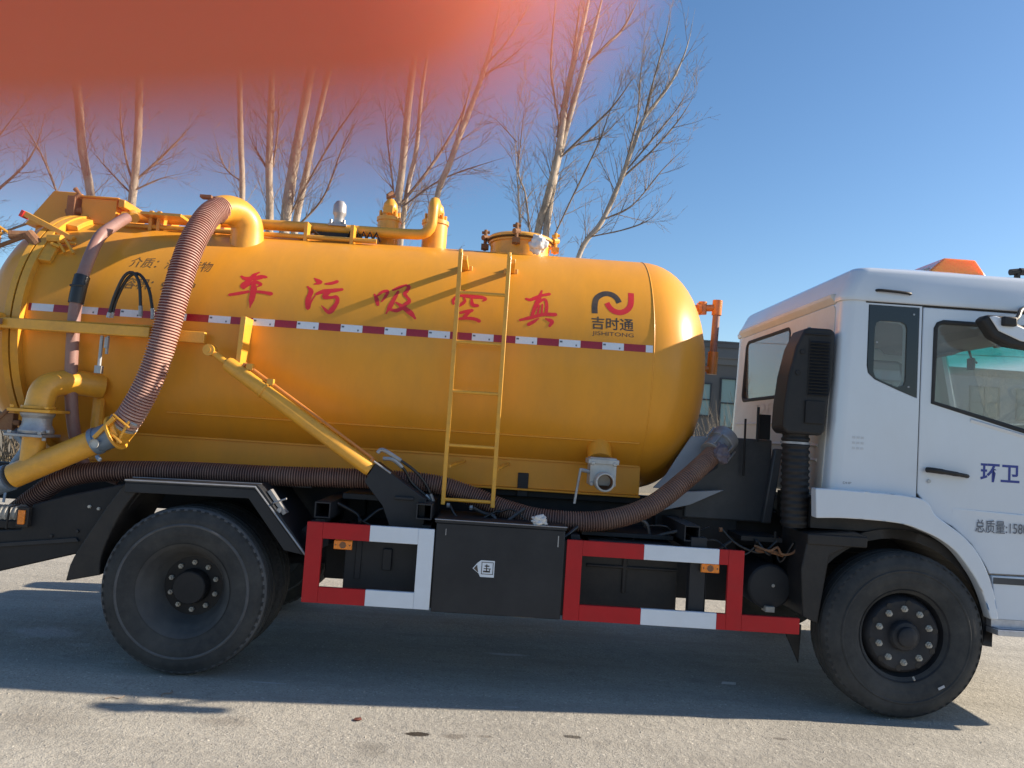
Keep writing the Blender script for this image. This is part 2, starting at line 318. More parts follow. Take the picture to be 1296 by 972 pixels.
# measured stroke, hose and stem coordinates in metres
STROKES = {'che':[[(-1.848,2.614,0.0067),(-1.814,2.599,0.0134),(-1.754,2.606,0.0148),(-1.697,2.622,0.0161),(-1.673,2.62,0.0081)],[(-1.733,2.655,0.0054),(-1.763,2.628,0.0134),(-1.786,2.584,0.0148),(-1.823,2.543,0.0148),(-1.805,2.522,0.0067)],[(-1.806,2.527,0.0081),(-1.776,2.556,0.0094),(-1.743,2.577,0.0121),(-1.696,2.562,0.0094),(-1.715,2.544,0.0054)],[(-1.894,2.468,0.0094),(-1.833,2.483,0.0108),(-1.77,2.501,0.0094)],[(-1.71,2.505,0.0094),(-1.663,2.503,0.0101),(-1.611,2.496,0.0121)],[(-1.752,2.571,0.0134),(-1.738,2.516,0.0202),(-1.737,2.443,0.0175),(-1.738,2.386,0.004)]],'wu':[[(-1.342,2.639,0.004),(-1.315,2.621,0.0134),(-1.29,2.608,0.0094),(-1.332,2.593,0.0054)],[(-1.375,2.57,0.0054),(-1.345,2.535,0.0161),(-1.354,2.472,0.0161),(-1.345,2.409,0.0134),(-1.331,2.459,0.0067),(-1.311,2.504,0.0047)],[(-1.256,2.601,0.0067),(-1.216,2.608,0.0108),(-1.18,2.624,0.0121)],[(-1.304,2.518,0.0094),(-1.264,2.539,0.0148),(-1.205,2.551,0.0134),(-1.133,2.566,0.0094)],[(-1.22,2.539,0.0134),(-1.246,2.503,0.0148),(-1.203,2.499,0.0094),(-1.164,2.506,0.0121),(-1.152,2.472,0.0134),(-1.174,2.42,0.0175),(-1.202,2.393,0.0094),(-1.254,2.434,0.0034)]],'xi':[[(-0.905,2.546,0.0061),(-0.887,2.514,0.0136),(-0.871,2.471,0.0106)],[(-0.881,2.539,0.0076),(-0.851,2.571,0.0091),(-0.817,2.574,0.0106),(-0.827,2.535,0.0091),(-0.848,2.496,0.0053)],[(-0.781,2.589,0.0076),(-0.735,2.616,0.0106),(-0.695,2.637,0.0061)],[(-0.745,2.579,0.0091),(-0.764,2.523,0.0129),(-0.792,2.447,0.0151),(-0.807,2.41,0.0045)],[(-0.706,2.633,0.0061),(-0.676,2.624,0.0121),(-0.685,2.588,0.0121),(-0.697,2.564,0.0091),(-0.659,2.518,0.0129),(-0.68,2.488,0.0136),(-0.727,2.441,0.0121),(-0.78,2.439,0.0091)],[(-0.749,2.497,0.0061),(-0.684,2.457,0.0136),(-0.634,2.422,0.0166),(-0.604,2.389,0.0076)]],'kong':[[(-0.287,2.624,0.0061),(-0.266,2.601,0.0106)],[(-0.34,2.572,0.0061),(-0.356,2.54,0.0091),(-0.35,2.515,0.0076)],[(-0.322,2.582,0.0076),(-0.237,2.582,0.0113),(-0.156,2.58,0.0151),(-0.127,2.567,0.0106),(-0.147,2.554,0.0061)],[(-0.282,2.568,0.0061),(-0.275,2.539,0.0106),(-0.316,2.496,0.0076)],[(-0.228,2.561,0.0076),(-0.218,2.52,0.0121),(-0.182,2.514,0.0106)],[(-0.297,2.453,0.0091),(-0.258,2.466,0.0106),(-0.217,2.476,0.0106)],[(-0.232,2.47,0.0106),(-0.27,2.421,0.0113)],[(-0.314,2.407,0.0076),(-0.239,2.417,0.0091),(-0.193,2.414,0.0106),(-0.162,2.402,0.0113)]],'zhen':[[(0.152,2.593,0.0076),(0.187,2.588,0.0121),(0.248,2.622,0.0091),(0.316,2.643,0.0106)],[(0.262,2.665,0.0061),(0.244,2.607,0.0144),(0.218,2.533,0.0129),(0.2,2.472,0.0106)],[(0.23,2.56,0.0076),(0.283,2.599,0.0091),(0.299,2.556,0.0106),(0.296,2.481,0.0106)],[(0.246,2.55,0.0068),(0.238,2.481,0.0068)],[(0.269,2.557,0.0061),(0.265,2.483,0.0068)],[(0.118,2.43,0.0076),(0.2,2.456,0.0121),(0.276,2.482,0.0113),(0.364,2.488,0.0121)],[(0.247,2.45,0.0045),(0.21,2.422,0.0106),(0.177,2.401,0.0113)],[(0.296,2.452,0.0061),(0.339,2.434,0.0136),(0.325,2.401,0.0091)]],'logo_arch':[[(0.638,2.518,0.0204),(0.637,2.573,0.0204),(0.648,2.63,0.0204),(0.683,2.665,0.0204),(0.724,2.679,0.0204),(0.767,2.67,0.0204),(0.795,2.645,0.0204),(0.812,2.612,0.0197)]],'logo_hook':[[(0.723,2.605,0.0197),(0.741,2.572,0.0204),(0.771,2.546,0.0204),(0.813,2.537,0.0204),(0.856,2.553,0.0204),(0.884,2.585,0.0204),(0.895,2.623,0.0204),(0.9,2.698,0.0204)]]}

HOSE = {'big':[(-2.074,0.6,3.119),(-2.105,0.5,3.054),(-2.12,0.38,2.929),(-2.141,0.26,2.722),(-2.165,0.18,2.426),(-2.205,0.15,2.104),(-2.268,0.15,1.841),(-2.364,0.16,1.618),(-2.427,0.18,1.536)],'long':[(-3.161,0.35,0.902),(-2.989,0.3,1.038),(-2.833,0.28,1.149),(-2.579,0.28,1.213),(-2.069,0.3,1.245),(-1.492,0.3,1.256),(-0.814,0.34,1.276),(-0.415,0.36,1.269),(-0.17,0.37,1.215),(0.105,0.33,1.129),(0.37,0.26,1.091),(0.738,0.25,1.105),(1.06,0.3,1.21),(1.342,0.4,1.418),(1.605,0.55,1.644)],'thin':[(-2.822,0.75,3.038),(-2.826,0.6,2.943),(-2.833,0.42,2.8),(-2.846,0.3,2.535),(-2.861,0.27,2.313),(-2.858,0.27,2.074),(-2.853,0.3,1.758),(-2.83,0.35,1.468),(-2.759,0.4,1.232),(-2.552,0.45,1.151)],'blk1':[(-2.602,0.2,2.23),(-2.575,0.2,2.375),(-2.52,0.19,2.509),(-2.471,0.2,2.541),(-2.423,0.2,2.475),(-2.398,0.2,2.318),(-2.392,0.2,2.255)],'blk2':[(-2.592,0.22,2.234),(-2.568,0.22,2.363),(-2.503,0.21,2.504),(-2.438,0.22,2.537),(-2.367,0.22,2.446),(-2.327,0.22,2.305),(-2.321,0.22,2.242)],'hyd1':[(-0.764,0.2,1.46),(-0.734,0.2,1.482),(-0.651,0.22,1.44),(-0.517,0.25,1.354),(-0.434,0.28,1.258),(-0.385,0.3,1.154)],'hyd2':[(-0.728,0.22,1.425),(-0.659,0.22,1.419),(-0.585,0.25,1.355),(-0.529,0.28,1.267),(-0.402,0.3,1.168)]}
TREES = [[[(-8.599,11.0,5.256,0.0984),(-8.778,11.0,6.078,0.0913),(-8.974,11.0,6.904,0.0843),(-9.197,11.0,7.988,0.0843),(-9.405,11.0,9.081,0.0773),(-9.708,11.0,10.781,0.0703),(-10.221,11.0,13.544,0.0351)]],[[(-8.362,12.0,6.035,0.0896),(-8.356,12.0,6.695,0.0896),(-8.362,12.0,7.861,0.0822),(-8.43,12.0,8.941,0.0747),(-8.532,12.0,10.76,0.0597),(-8.688,12.0,13.532,0.0299)],[(-8.361,12.0,6.57,0.0269),(-8.606,12.0,7.124,0.0215),(-8.83,12.0,8.006,0.0188),(-9.004,12.0,9.078,0.0108)],[(-8.344,12.0,6.571,0.0269),(-7.948,12.0,7.173,0.0269),(-7.503,12.0,7.835,0.0215),(-7.292,12.0,8.393,0.0108)],[(-8.351,12.0,6.285,0.0215),(-8.977,12.0,6.828,0.0162),(-9.747,12.0,7.577,0.0108)],[(-8.296,12.0,6.432,0.0215),(-7.837,12.0,6.733,0.0162),(-7.369,12.0,6.947,0.0108)]],[[(-6.101,12.5,6.567,0.0692),(-6.251,12.5,7.664,0.0615),(-6.4,12.5,8.956,0.0615),(-6.651,12.5,11.197,0.0461),(-6.887,12.5,13.473,0.0231)],[(-6.187,12.5,6.93,0.0166),(-6.675,12.5,7.355,0.0166),(-7.088,12.5,8.344,0.0111)]],[[(-5.143,11.5,5.724,0.087),(-5.239,11.5,6.844,0.0797),(-5.294,11.5,7.889,0.0725),(-5.364,11.5,9.117,0.0652),(-5.444,11.5,11.073,0.0507),(-5.555,11.5,13.418,0.029)],[(-5.263,11.5,6.929,0.0261),(-5.554,11.5,7.344,0.0209),(-5.811,11.5,7.762,0.0157)],[(-5.186,11.5,7.022,0.0209),(-5.141,11.5,7.9,0.0209),(-5.213,11.5,8.952,0.0105)]],[[(-4.663,11.0,5.456,0.1054),(-4.585,11.0,6.892,0.1054),(-4.429,11.0,8.606,0.0913),(-4.339,11.0,10.164,0.0773),(-4.252,11.0,12.622,0.0422)],[(-4.506,11.0,5.551,0.0719),(-4.362,11.0,6.993,0.0719),(-4.167,11.0,8.455,0.0588),(-3.923,11.0,10.197,0.0458),(-3.693,11.0,11.962,0.0196)],[(-4.567,11.0,5.882,0.0253),(-3.83,11.0,7.371,0.0203),(-3.382,11.0,8.001,0.0203),(-2.938,11.0,8.719,0.0101)],[(-4.474,11.0,5.553,0.0253),(-3.906,11.0,6.266,0.0203),(-3.494,11.0,7.311,0.0152),(-3.065,11.0,8.196,0.0101)]],[[(-2.305,10.5,6.033,0.0953),(-2.24,10.5,6.89,0.0817),(-2.21,10.5,8.213,0.0749),(-2.159,10.5,9.721,0.0681),(-2.088,10.5,11.417,0.0408),(-2.069,10.5,12.96,0.0204)],[(-2.16,10.5,6.24,0.0506),(-2.047,10.5,7.315,0.0506),(-1.993,10.5,8.562,0.0443),(-1.909,10.5,10.077,0.0317),(-1.893,10.5,11.433,0.019)],[(-2.214,10.5,6.105,0.0343),(-1.754,10.5,6.843,0.0343),(-1.332,10.5,7.699,0.0294),(-1.094,10.5,8.464,0.0245),(-0.97,10.5,9.477,0.0147)],[(-2.351,10.5,6.226,0.0196),(-2.622,10.5,7.685,0.0147),(-2.73,10.5,8.673,0.0098)],[(-2.209,10.5,6.04,0.0196),(-1.416,10.5,6.622,0.0147),(-0.477,10.5,7.02,0.0147),(0.0,10.5,7.137,0.0098)]],[[(-1.45,10.0,6.058,0.0593),(-1.294,10.0,6.705,0.0593),(-1.147,10.0,7.274,0.0593),(-0.933,10.0,8.011,0.0593),(-0.733,10.0,8.753,0.0593),(-0.604,10.0,9.412,0.0461),(-0.502,10.0,10.236,0.0329),(-0.441,10.0,11.227,0.0198)],[(-1.15,10.0,7.306,0.0237),(-1.083,10.0,7.92,0.0237),(-0.952,10.0,8.736,0.0142)],[(-0.735,10.0,8.785,0.0237),(-0.321,10.0,9.434,0.019),(0.027,10.0,10.146,0.0142),(0.224,10.0,10.786,0.0095)],[(-0.771,10.0,8.62,0.019),(-0.216,10.0,9.035,0.0142),(0.303,10.0,9.563,0.0095)]],[[(0.57,10.0,5.414,0.079),(0.706,10.0,6.215,0.079),(0.816,10.0,6.94,0.079),(0.896,10.0,7.667,0.0724),(0.998,10.0,8.561,0.0593),(1.144,10.0,9.547,0.0527),(1.312,10.0,10.707,0.0395),(1.434,10.0,11.875,0.0198)],[(0.723,10.0,5.457,0.0796),(0.815,10.0,6.462,0.0796),(0.921,10.0,7.268,0.0735),(1.134,10.0,8.41,0.0613),(1.345,10.0,9.367,0.0551),(1.531,10.0,10.232,0.049),(1.75,10.0,11.403,0.0245)],[(0.841,10.0,7.55,0.0332),(0.93,10.0,8.394,0.0332),(1.037,10.0,9.213,0.0332),(1.141,10.0,10.365,0.0237),(1.187,10.0,11.192,0.0142)],[(0.86,10.0,7.744,0.019),(0.705,10.0,8.216,0.0237),(0.601,10.0,8.855,0.019),(0.613,10.0,9.914,0.0142),(0.599,10.0,10.651,0.0095)],[(0.975,10.0,7.16,0.0237),(1.373,10.0,7.59,0.0237),(1.889,10.0,8.192,0.019),(2.428,10.0,9.027,0.0095)],[(1.36,10.0,9.108,0.0285),(1.728,10.0,9.592,0.0285),(2.026,10.0,9.943,0.0285),(2.252,10.0,10.453,0.0237),(2.376,10.0,10.792,0.0095)],[(0.9,10.0,7.106,0.019),(1.303,10.0,7.456,0.0142),(1.762,10.0,7.683,0.0142),(2.277,10.0,8.335,0.0095)],[(0.862,10.0,5.467,0.019),(1.241,10.0,6.413,0.019),(1.626,10.0,7.32,0.019),(1.823,10.0,7.978,0.0142),(2.048,10.0,8.722,0.0095)]],[[(1.365,9.5,5.027,0.0636),(1.732,9.5,5.694,0.0636),(2.035,9.5,6.469,0.0573),(2.255,9.5,7.15,0.0509),(2.449,9.5,7.771,0.0509),(2.729,9.5,8.229,0.0382),(3.009,9.5,8.721,0.0318),(3.237,9.5,9.369,0.0255),(3.323,9.5,10.089,0.0127)],[(2.035,9.5,6.469,0.0229),(2.223,9.5,7.179,0.0229),(2.392,9.5,7.969,0.0184),(2.415,9.5,8.911,0.0138),(2.44,9.5,9.861,0.0092)],[(2.449,9.5,7.771,0.0229),(2.548,9.5,8.45,0.0184),(2.742,9.5,9.409,0.0138),(2.822,9.5,10.208,0.0092)],[(2.13,9.5,6.677,0.0229),(2.633,9.5,7.209,0.0184),(3.132,9.5,7.869,0.0184),(3.481,9.5,8.521,0.0092)],[(1.802,9.5,5.791,0.0184),(2.314,9.5,6.105,0.0138),(2.881,9.5,6.84,0.0138),(3.4,9.5,7.421,0.0092)],[(1.596,9.5,5.44,0.0138),(2.191,9.5,5.605,0.0138),(2.634,9.5,5.821,0.0138),(2.89,9.5,6.116,0.0092)],[(2.154,9.5,6.786,0.0184),(2.693,9.5,7.493,0.0184),(3.146,9.5,8.182,0.0138),(3.388,9.5,8.829,0.0092)]],[[(0.213,9.0,5.14,0.0246),(0.122,9.0,6.093,0.0246),(0.019,9.0,6.978,0.0184),(-0.044,9.0,7.723,0.0123)],[(0.411,9.0,5.227,0.0177),(0.243,9.0,6.028,0.0177),(0.097,9.0,6.462,0.0133),(0.063,9.0,7.431,0.0089)],[(0.097,9.0,6.462,0.0133),(0.131,9.0,7.736,0.0089),(0.155,9.0,8.265,0.0066)],[(0.049,9.0,6.98,0.0133),(-0.345,9.0,7.4,0.0089),(-0.579,9.0,7.607,0.0066)]],[[(-11.317,10.5,4.767,0.1089),(-11.416,10.5,6.374,0.0953),(-11.516,10.5,8.002,0.0817),(-11.708,10.5,10.478,0.0544)],[(-11.257,10.5,4.932,0.0343),(-10.263,10.5,5.892,0.0294),(-9.713,10.5,6.663,0.0196),(-9.515,10.5,7.825,0.0098)],[(-11.218,10.5,4.294,0.0294),(-10.169,10.5,5.01,0.0245),(-8.968,10.5,5.549,0.0196),(-8.055,10.5,5.891,0.0098)],[(-11.31,10.5,5.411,0.0245),(-10.225,10.5,7.033,0.0196),(-9.391,10.5,8.164,0.0098)],[(-11.275,10.5,5.092,0.0196),(-9.841,10.5,4.873,0.0147),(-9.169,10.5,4.44,0.0098)],[(-8.968,10.5,5.549,0.0196),(-9.556,10.5,6.675,0.0196),(-10.285,10.5,7.602,0.0147)]]]


# ------------------------------------------------------------------ ground
def ground_mat(name, base, dark, pale, spots=()):
    m, t, p = nodes_of(name); L = t.links.new; N = t.nodes.new
    tc = N('ShaderNodeTexCoord'); P_ = tc.outputs['Object']
    def noise(sc, det, rough=0.6):
        n = N('ShaderNodeTexNoise'); n.inputs['Scale'].default_value = sc; n.inputs['Detail'].default_value = det; n.inputs['Roughness'].default_value = rough; L(P_, n.inputs[0]); return n.outputs[0]
    def ramp(src, a, b, v0=0.0, v1=1.0):
        r = N('ShaderNodeMapRange'); r.inputs[1].default_value = a; r.inputs[2].default_value = b; r.inputs[3].default_value = v0; r.inputs[4].default_value = v1; L(src, r.inputs[0]); return r.outputs[0]
    def mix(f, a, b):
        x = N('ShaderNodeMix'); x.data_type = 'RGBA'; L(f, x.inputs[0])
        for i, c in ((6, a), (7, b)):
            if isinstance(c, tuple): x.inputs[i].default_value = (*c, 1)
            else: L(c, x.inputs[i])
        return x.outputs[2]
    c = mix(ramp(noise(0.7, 6), 0.35, 0.68), base, dark)
    c = mix(ramp(noise(2.6, 9, 0.7), 0.52, 0.78, 0, 0.55), c, pale)
    vo = N('ShaderNodeTexVoronoi'); vo.inputs['Scale'].default_value = 120; L(P_, vo.inputs[0])
    sp = N('ShaderNodeSeparateColor'); L(vo.outputs['Color'], sp.inputs[0])
    c = mix(ramp(sp.outputs[0], 0.72, 0.95, 0, 0.4), c, pale)
    c = mix(ramp(sp.outputs[1], 0.70, 0.98, 0, 0.5), c, tuple(v * 0.35 for v in base))
    c = mix(ramp(noise(45, 4), 0.5, 0.75, 0, 0.35), c, tuple(v * 0.5 for v in base))
    vb = N('ShaderNodeTexVoronoi'); vb.inputs['Scale'].default_value = 38; L(P_, vb.inputs[0])
    sb = N('ShaderNodeSeparateColor'); L(vb.outputs['Color'], sb.inputs[0])
    small = ramp(vb.outputs['Distance'], 0.30, 0.12)
    mm = N('ShaderNodeMath'); mm.operation = 'MULTIPLY'; L(ramp(sb.outputs[2], 0.93, 0.97), mm.inputs[0]); L(small, mm.inputs[1])
    c = mix(mm.outputs[0], c, (0.62, 0.58, 0.5))
    ms = N('ShaderNodeMapping'); ms.inputs['Scale'].default_value = (0.35, 2.2, 1); L(P_, ms.inputs[0])
    st = N('ShaderNodeTexNoise'); st.inputs['Scale'].default_value = 1.6; st.inputs['Detail'].default_value = 9; st.inputs['Roughness'].default_value = 0.72; L(ms.outputs[0], st.inputs[0])
    c = mix(ramp(st.outputs[0], 0.47, 0.62, 0, 0.6), c, tuple(v * 0.66 for v in base))
    c = mix(ramp(noise(5.5, 8, 0.75), 0.55, 0.70, 0, 0.5), c, tuple(v * 0.5 for v in base))
    ns = noise(9, 6, 0.7)
    rough_src = None
    for (x, y, rx, ry, col, amt, soft) in spots:
        mp = N('ShaderNodeMapping'); mp.vector_type = 'POINT'; mp.inputs['Location'].default_value = (-x / rx, -y / ry, 0); mp.inputs['Scale'].default_value = (1 / rx, 1 / ry, 0); L(P_, mp.inputs[0])
        ln = N('ShaderNodeVectorMath'); ln.operation = 'LENGTH'; L(mp.outputs[0], ln.inputs[0])
        ad = N('ShaderNodeMath'); ad.operation = 'MULTIPLY_ADD'; ad.inputs[1].default_value = 1.6; L(ns, ad.inputs[0]); L(ln.outputs['Value'], ad.inputs[2])
        c = mix(ramp(ad.outputs[0], 1.8, 1.8 - soft, 0, amt), c, col)
    L(c, p.inputs['Base Color']); p.inputs['Roughness'].default_value = 0.93; p.inputs['Specular IOR Level'].default_value = 0.25
    b1 = N('ShaderNodeBump'); b1.inputs['Strength'].default_value = 0.5; b1.inputs['Distance'].default_value = 0.004; L(vo.outputs['Distance'], b1.inputs['Height'])
    b2 = N('ShaderNodeBump'); b2.inputs['Strength'].default_value = 0.5; b2.inputs['Distance'].default_value = 0.02; L(noise(18, 6), b2.inputs['Height']); L(b1.outputs[0], b2.inputs['Normal'])
    L(b2.outputs[0], p.inputs['Normal'])
    return m
OIL = (0.03, 0.022, 0.016); CHALK = (0.55, 0.54, 0.55)
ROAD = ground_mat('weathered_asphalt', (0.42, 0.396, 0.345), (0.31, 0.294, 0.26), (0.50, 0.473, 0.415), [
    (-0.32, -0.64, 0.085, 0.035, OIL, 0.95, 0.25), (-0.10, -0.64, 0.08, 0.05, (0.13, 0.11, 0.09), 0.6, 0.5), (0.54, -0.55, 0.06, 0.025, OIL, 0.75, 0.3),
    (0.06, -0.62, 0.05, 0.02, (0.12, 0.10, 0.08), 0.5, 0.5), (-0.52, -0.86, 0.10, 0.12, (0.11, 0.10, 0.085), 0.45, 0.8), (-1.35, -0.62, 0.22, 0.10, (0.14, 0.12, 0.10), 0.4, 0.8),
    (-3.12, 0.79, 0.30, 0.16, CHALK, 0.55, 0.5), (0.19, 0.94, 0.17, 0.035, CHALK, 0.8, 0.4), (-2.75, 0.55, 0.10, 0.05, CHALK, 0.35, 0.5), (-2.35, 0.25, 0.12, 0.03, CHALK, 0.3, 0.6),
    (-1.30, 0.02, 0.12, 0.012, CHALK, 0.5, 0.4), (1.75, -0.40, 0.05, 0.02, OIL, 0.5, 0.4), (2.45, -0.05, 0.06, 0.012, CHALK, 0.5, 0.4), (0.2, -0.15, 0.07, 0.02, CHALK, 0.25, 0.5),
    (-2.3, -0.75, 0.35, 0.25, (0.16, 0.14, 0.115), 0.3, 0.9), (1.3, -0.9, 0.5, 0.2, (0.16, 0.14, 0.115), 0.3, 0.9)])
DIRT = ground_mat('dry_verge_soil', (0.34, 0.28, 0.19), (0.24, 0.20, 0.14), (0.46, 0.39, 0.27))
FARG = ground_mat('far_ground_soil', (0.24, 0.21, 0.16), (0.19, 0.17, 0.13), (0.30, 0.27, 0.2))
def sheet(name, x0, x1, y0, y1, z, mat, n=1):
    mb = MB(); nx = ny = n
    for j in range(ny + 1):
        for i in range(nx + 1): mb.v.append((x0 + (x1 - x0) * i / nx, y0 + (y1 - y0) * j / ny, z))
    for j in range(ny):
        for i in range(nx): a = j * (nx + 1) + i; mb.f.append((a, a + 1, a + nx + 2, a + nx + 1)); mb.m.append(0)
    return tag(obj(name, mb, mat, smooth=0, weld=False), kind='structure')
sheet('ground', -900, 900, -900, 900, -0.012, FARG)
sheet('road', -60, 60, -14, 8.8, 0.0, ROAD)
vb = MB(); vb.box((-60, 8.92, -0.01), (60, 17.5, 0.13)); tag(obj('verge', vb, DIRT, smooth=0), kind='structure')
kerb = MB(); kerb.box((-60, 8.72, -0.010), (60, 8.93, 0.09)); kb = tag(obj('kerb', kerb, STONE, smooth=0), kind='structure')
ks = MB(); ks.box((-0.492, 8.70, -0.006), (0.492, 8.925, 0.145)); k0 = obj('kerb_stone', ks, STONE, kb, bev=0.015)
for i in range(-16, 15):
    k = k0 if i == -16 else k0.copy()
    if i != -16: COL.objects.link(k); k.parent = kb
    k.location = (i * 1.0, random.uniform(-0.006, 0.006), random.uniform(-0.004, 0.004))

def blades(name, n, area, hgt, mat, lab=None, cat=None):
    mb = MB(); rnd = random.Random(3)
    for i in range(n):
        x = rnd.uniform(area[0], area[1]); y = rnd.uniform(area[2], area[3]); a = rnd.uniform(0, pi); h = hgt * rnd.uniform(0.4, 1.3); d = rnd.uniform(0, 2 * pi); w_ = 0.006
        lx, ly = h * 0.5 * cos(d), h * 0.5 * sin(d)
        mb.add([(x - w_ * cos(a), y - w_ * sin(a), 0.125), (x + w_ * cos(a), y + w_ * sin(a), 0.125), (x + lx * 0.4, y + ly * 0.4, 0.125 + h * 0.6), (x + lx, y + ly, 0.125 + h * 0.9)], [(0, 1, 2), (0, 2, 3)])
    return tag(obj(name, mb, mat, smooth=0, weld=False), lab, cat, kind='stuff')
STRAW = pm('dry_grass_straw', (0.46, 0.36, 0.19), 0.9, scale=3, var=0.35)
blades('dry_grass', 26000, (-16, 14, 9.0, 15), 0.10, STRAW, 'short dry straw coloured grass on the verge behind the kerb', 'grass')

# ------------------------------------------------------------------ trees (bare poplars on the verge)
def make_tree(stems, label, seed, name='poplar_tree'):
    rnd = random.Random(seed)
    bx = stems[0][0][0]; by = stems[0][0][1]
    root = thing(name, label, 'tree', (bx, by, 0), 'bare poplars along the verge')
    tr = MB(); cr = MB()
    def add_twigs(path, rad, depth, dens, lmax):
        L = plen(path)
        n = max(1, int(L * dens))
        for i in range(n):
            t = rnd.uniform(0.12 if depth else 0.05, 0.98); k = t * (len(path) - 1); j = int(k); j = min(j, len(path) - 2)
            p = path[j].lerp(path[j + 1], k - j); d = (path[j + 1] - path[j]).normalized()
            r0 = rad[j] + (rad[j + 1] - rad[j]) * (k - j)
            if p.z < 1.8: continue
            az = rnd.uniform(0, 2 * pi); o1 = d.orthogonal().normalized(); o2 = d.cross(o1)
            sp = rnd.uniform(0.35, 0.85)
            dr = (d * cos(sp) + (o1 * cos(az) + o2 * sin(az)) * sin(sp)).normalized()
            ln = lmax * rnd.uniform(0.35, 1.0) * (1.0 - 0.45 * t)
            rr = min(r0 * 0.5, (0.009, 0.0048, 0.003)[depth])
            pts = [p]; q = p.copy(); seg = 5
            for s_ in range(seg):
                dr = (dr + Vector((rnd.uniform(-.10, .10), rnd.uniform(-.10, .10), 0.06 + rnd.uniform(-.08, .10)))).normalized()
                q = q + dr * ln / seg; pts.append(q.copy())
            rs = [max(rr * (1 - s_ / (seg + 0.6)), 0.0021) for s_ in range(seg + 1)]
            cr.tube(pts, rs, 4, caps=False)
            if depth < 2: add_twigs(pts, rs, depth + 1, (8.5, 7.0)[depth], (.65, .24)[depth])
    for st in stems:
        pts = [Vector((a[0] - bx, a[1] - by, a[2])) for a in st]; rad = [a[3] for a in st]
        if st is stems[0] or rad[0] > 0.045:
            e = pts[0]; d = pts[1] - pts[0]; x0 = e.x - d.x / max(d.z, .1) * e.z * 0.35
            if st is not stems[0]: x0 *= 0.5
            pts = [Vector((x0, 0, 0.1)), Vector((x0 * .4 + e.x * .6, 0, e.z * 0.55))] + pts; rad = [rad[0] * 1.7, rad[0] * 1.2] + rad
        off = Vector((0, rnd.uniform(-.5, .5), 0)) if st is not stems[0] else Vector((0, 0, 0))
        m_ = len(pts)
        pts = [p + off * min(1, i / 3) + Vector((rnd.uniform(-.02, .02), rnd.uniform(-.05, .05), 0)) for i, p in enumerate(pts)]
        n = m_ * 5; sm = cr_pts(pts, n)
        rs = []
        for i in range(n):
            k = i / (n - 1) * (m_ - 1); j = min(int(k), m_ - 2); rs.append((rad[j] + (rad[j + 1] - rad[j]) * (k - j)) * rnd.uniform(0.93, 1.07))
        for i in range(n - 8, n): rs[i] *= max(.12, (n - 1 - i) / 8)
        big = rad[0] > 0.035
        (tr if big else cr).tube(sm, rs, 10 if big else 6)
        add_twigs(sm, rs, 0, 4.6 if big else 6.0, 1.7 if big else 1.0)
    if not tr.v: tr.tube([Vector((0, 0, 0.1)), Vector((0, 0, 1.2)), Vector((0, 0, stems[0][0][2]))], 0.03, 8)
    obj('trunk', tr, BARK, root, weld=False, smooth=60, split=False)
    obj('crown', cr, TWIG, root, weld=False, smooth=60, split=False)
    return root
TL = ['single leaning grey poplar trunk rising above the yellow box at the tank rear', 'bare poplar with a fan of side branches left of the big hose elbow',
      'thin bare poplar trunk standing directly behind the hose elbow', 'slim straight poplar between the elbow and the thick double poplar',
      'thick double stemmed bare poplar behind the middle of the tank top pipe', 'bare poplar with many stems rising behind the first top valve',
      'pale poplar leaning right behind the second top valve', 'tall poplar of three pale upright stems behind the manhole',
      'rightmost bare poplar, leaning right with fine twigs against the blue sky', 'small thin poplar sapling just left of the manhole', 'bare tree whose branches reach in from the left edge of the photo']
for i, st in enumerate(TREES): make_tree(st, TL[i], 20 + i, 'poplar_sapling' if i == 9 else 'poplar_tree')

def make_shrub(x, y, h, label, seed, n=70, sp=0.5):
    rnd = random.Random(seed); mb = MB()
    for i in range(n):
        a = rnd.uniform(0, 2 * pi); q = Vector((rnd.uniform(-.2, .2), rnd.uniform(-.2, .2), 0)); d = Vector((cos(a) * rnd.uniform(0, sp), sin(a) * rnd.uniform(0, sp), 1)).normalized(); pts = [q.copy()]
        ln = h * rnd.uniform(0.5, 1.05)
        for k in range(5):
            d = (d + Vector((rnd.uniform(-.22, .22), rnd.uniform(-.22, .22), 0))).normalized(); q = q + d * ln / 5; pts.append(q.copy())
            if k > 1:
                e = (d + Vector((rnd.uniform(-.9, .9), rnd.uniform(-.9, .9), rnd.uniform(-.2, .4)))).normalized()
                mb.tube([q, q + e * ln * 0.12, q + (e + Vector((0, 0, .4))) * ln * 0.2], [0.004, 0.003, 0.002], 3, caps=False)
        mb.tube(pts, [0.009, 0.008, 0.006, 0.005, 0.004, 0.003], 4, caps=False)
    o = obj('dry_shrub', mb, SHRUB, smooth=0, weld=False); o.location = (x, y, 0.1)
    tag(o, label, 'shrub', 'bare shrubs on the verge')
    return o
SL = [(5.2, 12.2, 2.2, 'pale bare shrub seen just right of the yellow tank front'), (4.55, 11.6, 1.9, 'bare shrub low behind the tank front, partly hidden by the tank'),
      (5.9, 13.2, 2.4, 'bare shrub beside the rear edge of the white cab'), (8.6, 13.5, 2.6, 'brown dry shrub seen through the cab door window'), (10.2, 14, 2.8, 'dry shrub seen at the front end of the cab door window'),
      (-10.6, 12.4, 3.2, 'tall thicket of bare twigs at the left edge beside the tank rear'), (-9.3, 11.2, 1.6, 'low bare shrub behind the rear pipe valve')]
for i, (x, y, h, lb) in enumerate(SL): make_shrub(x, y, h, lb, 50 + i, 90 if h > 2 else 60)
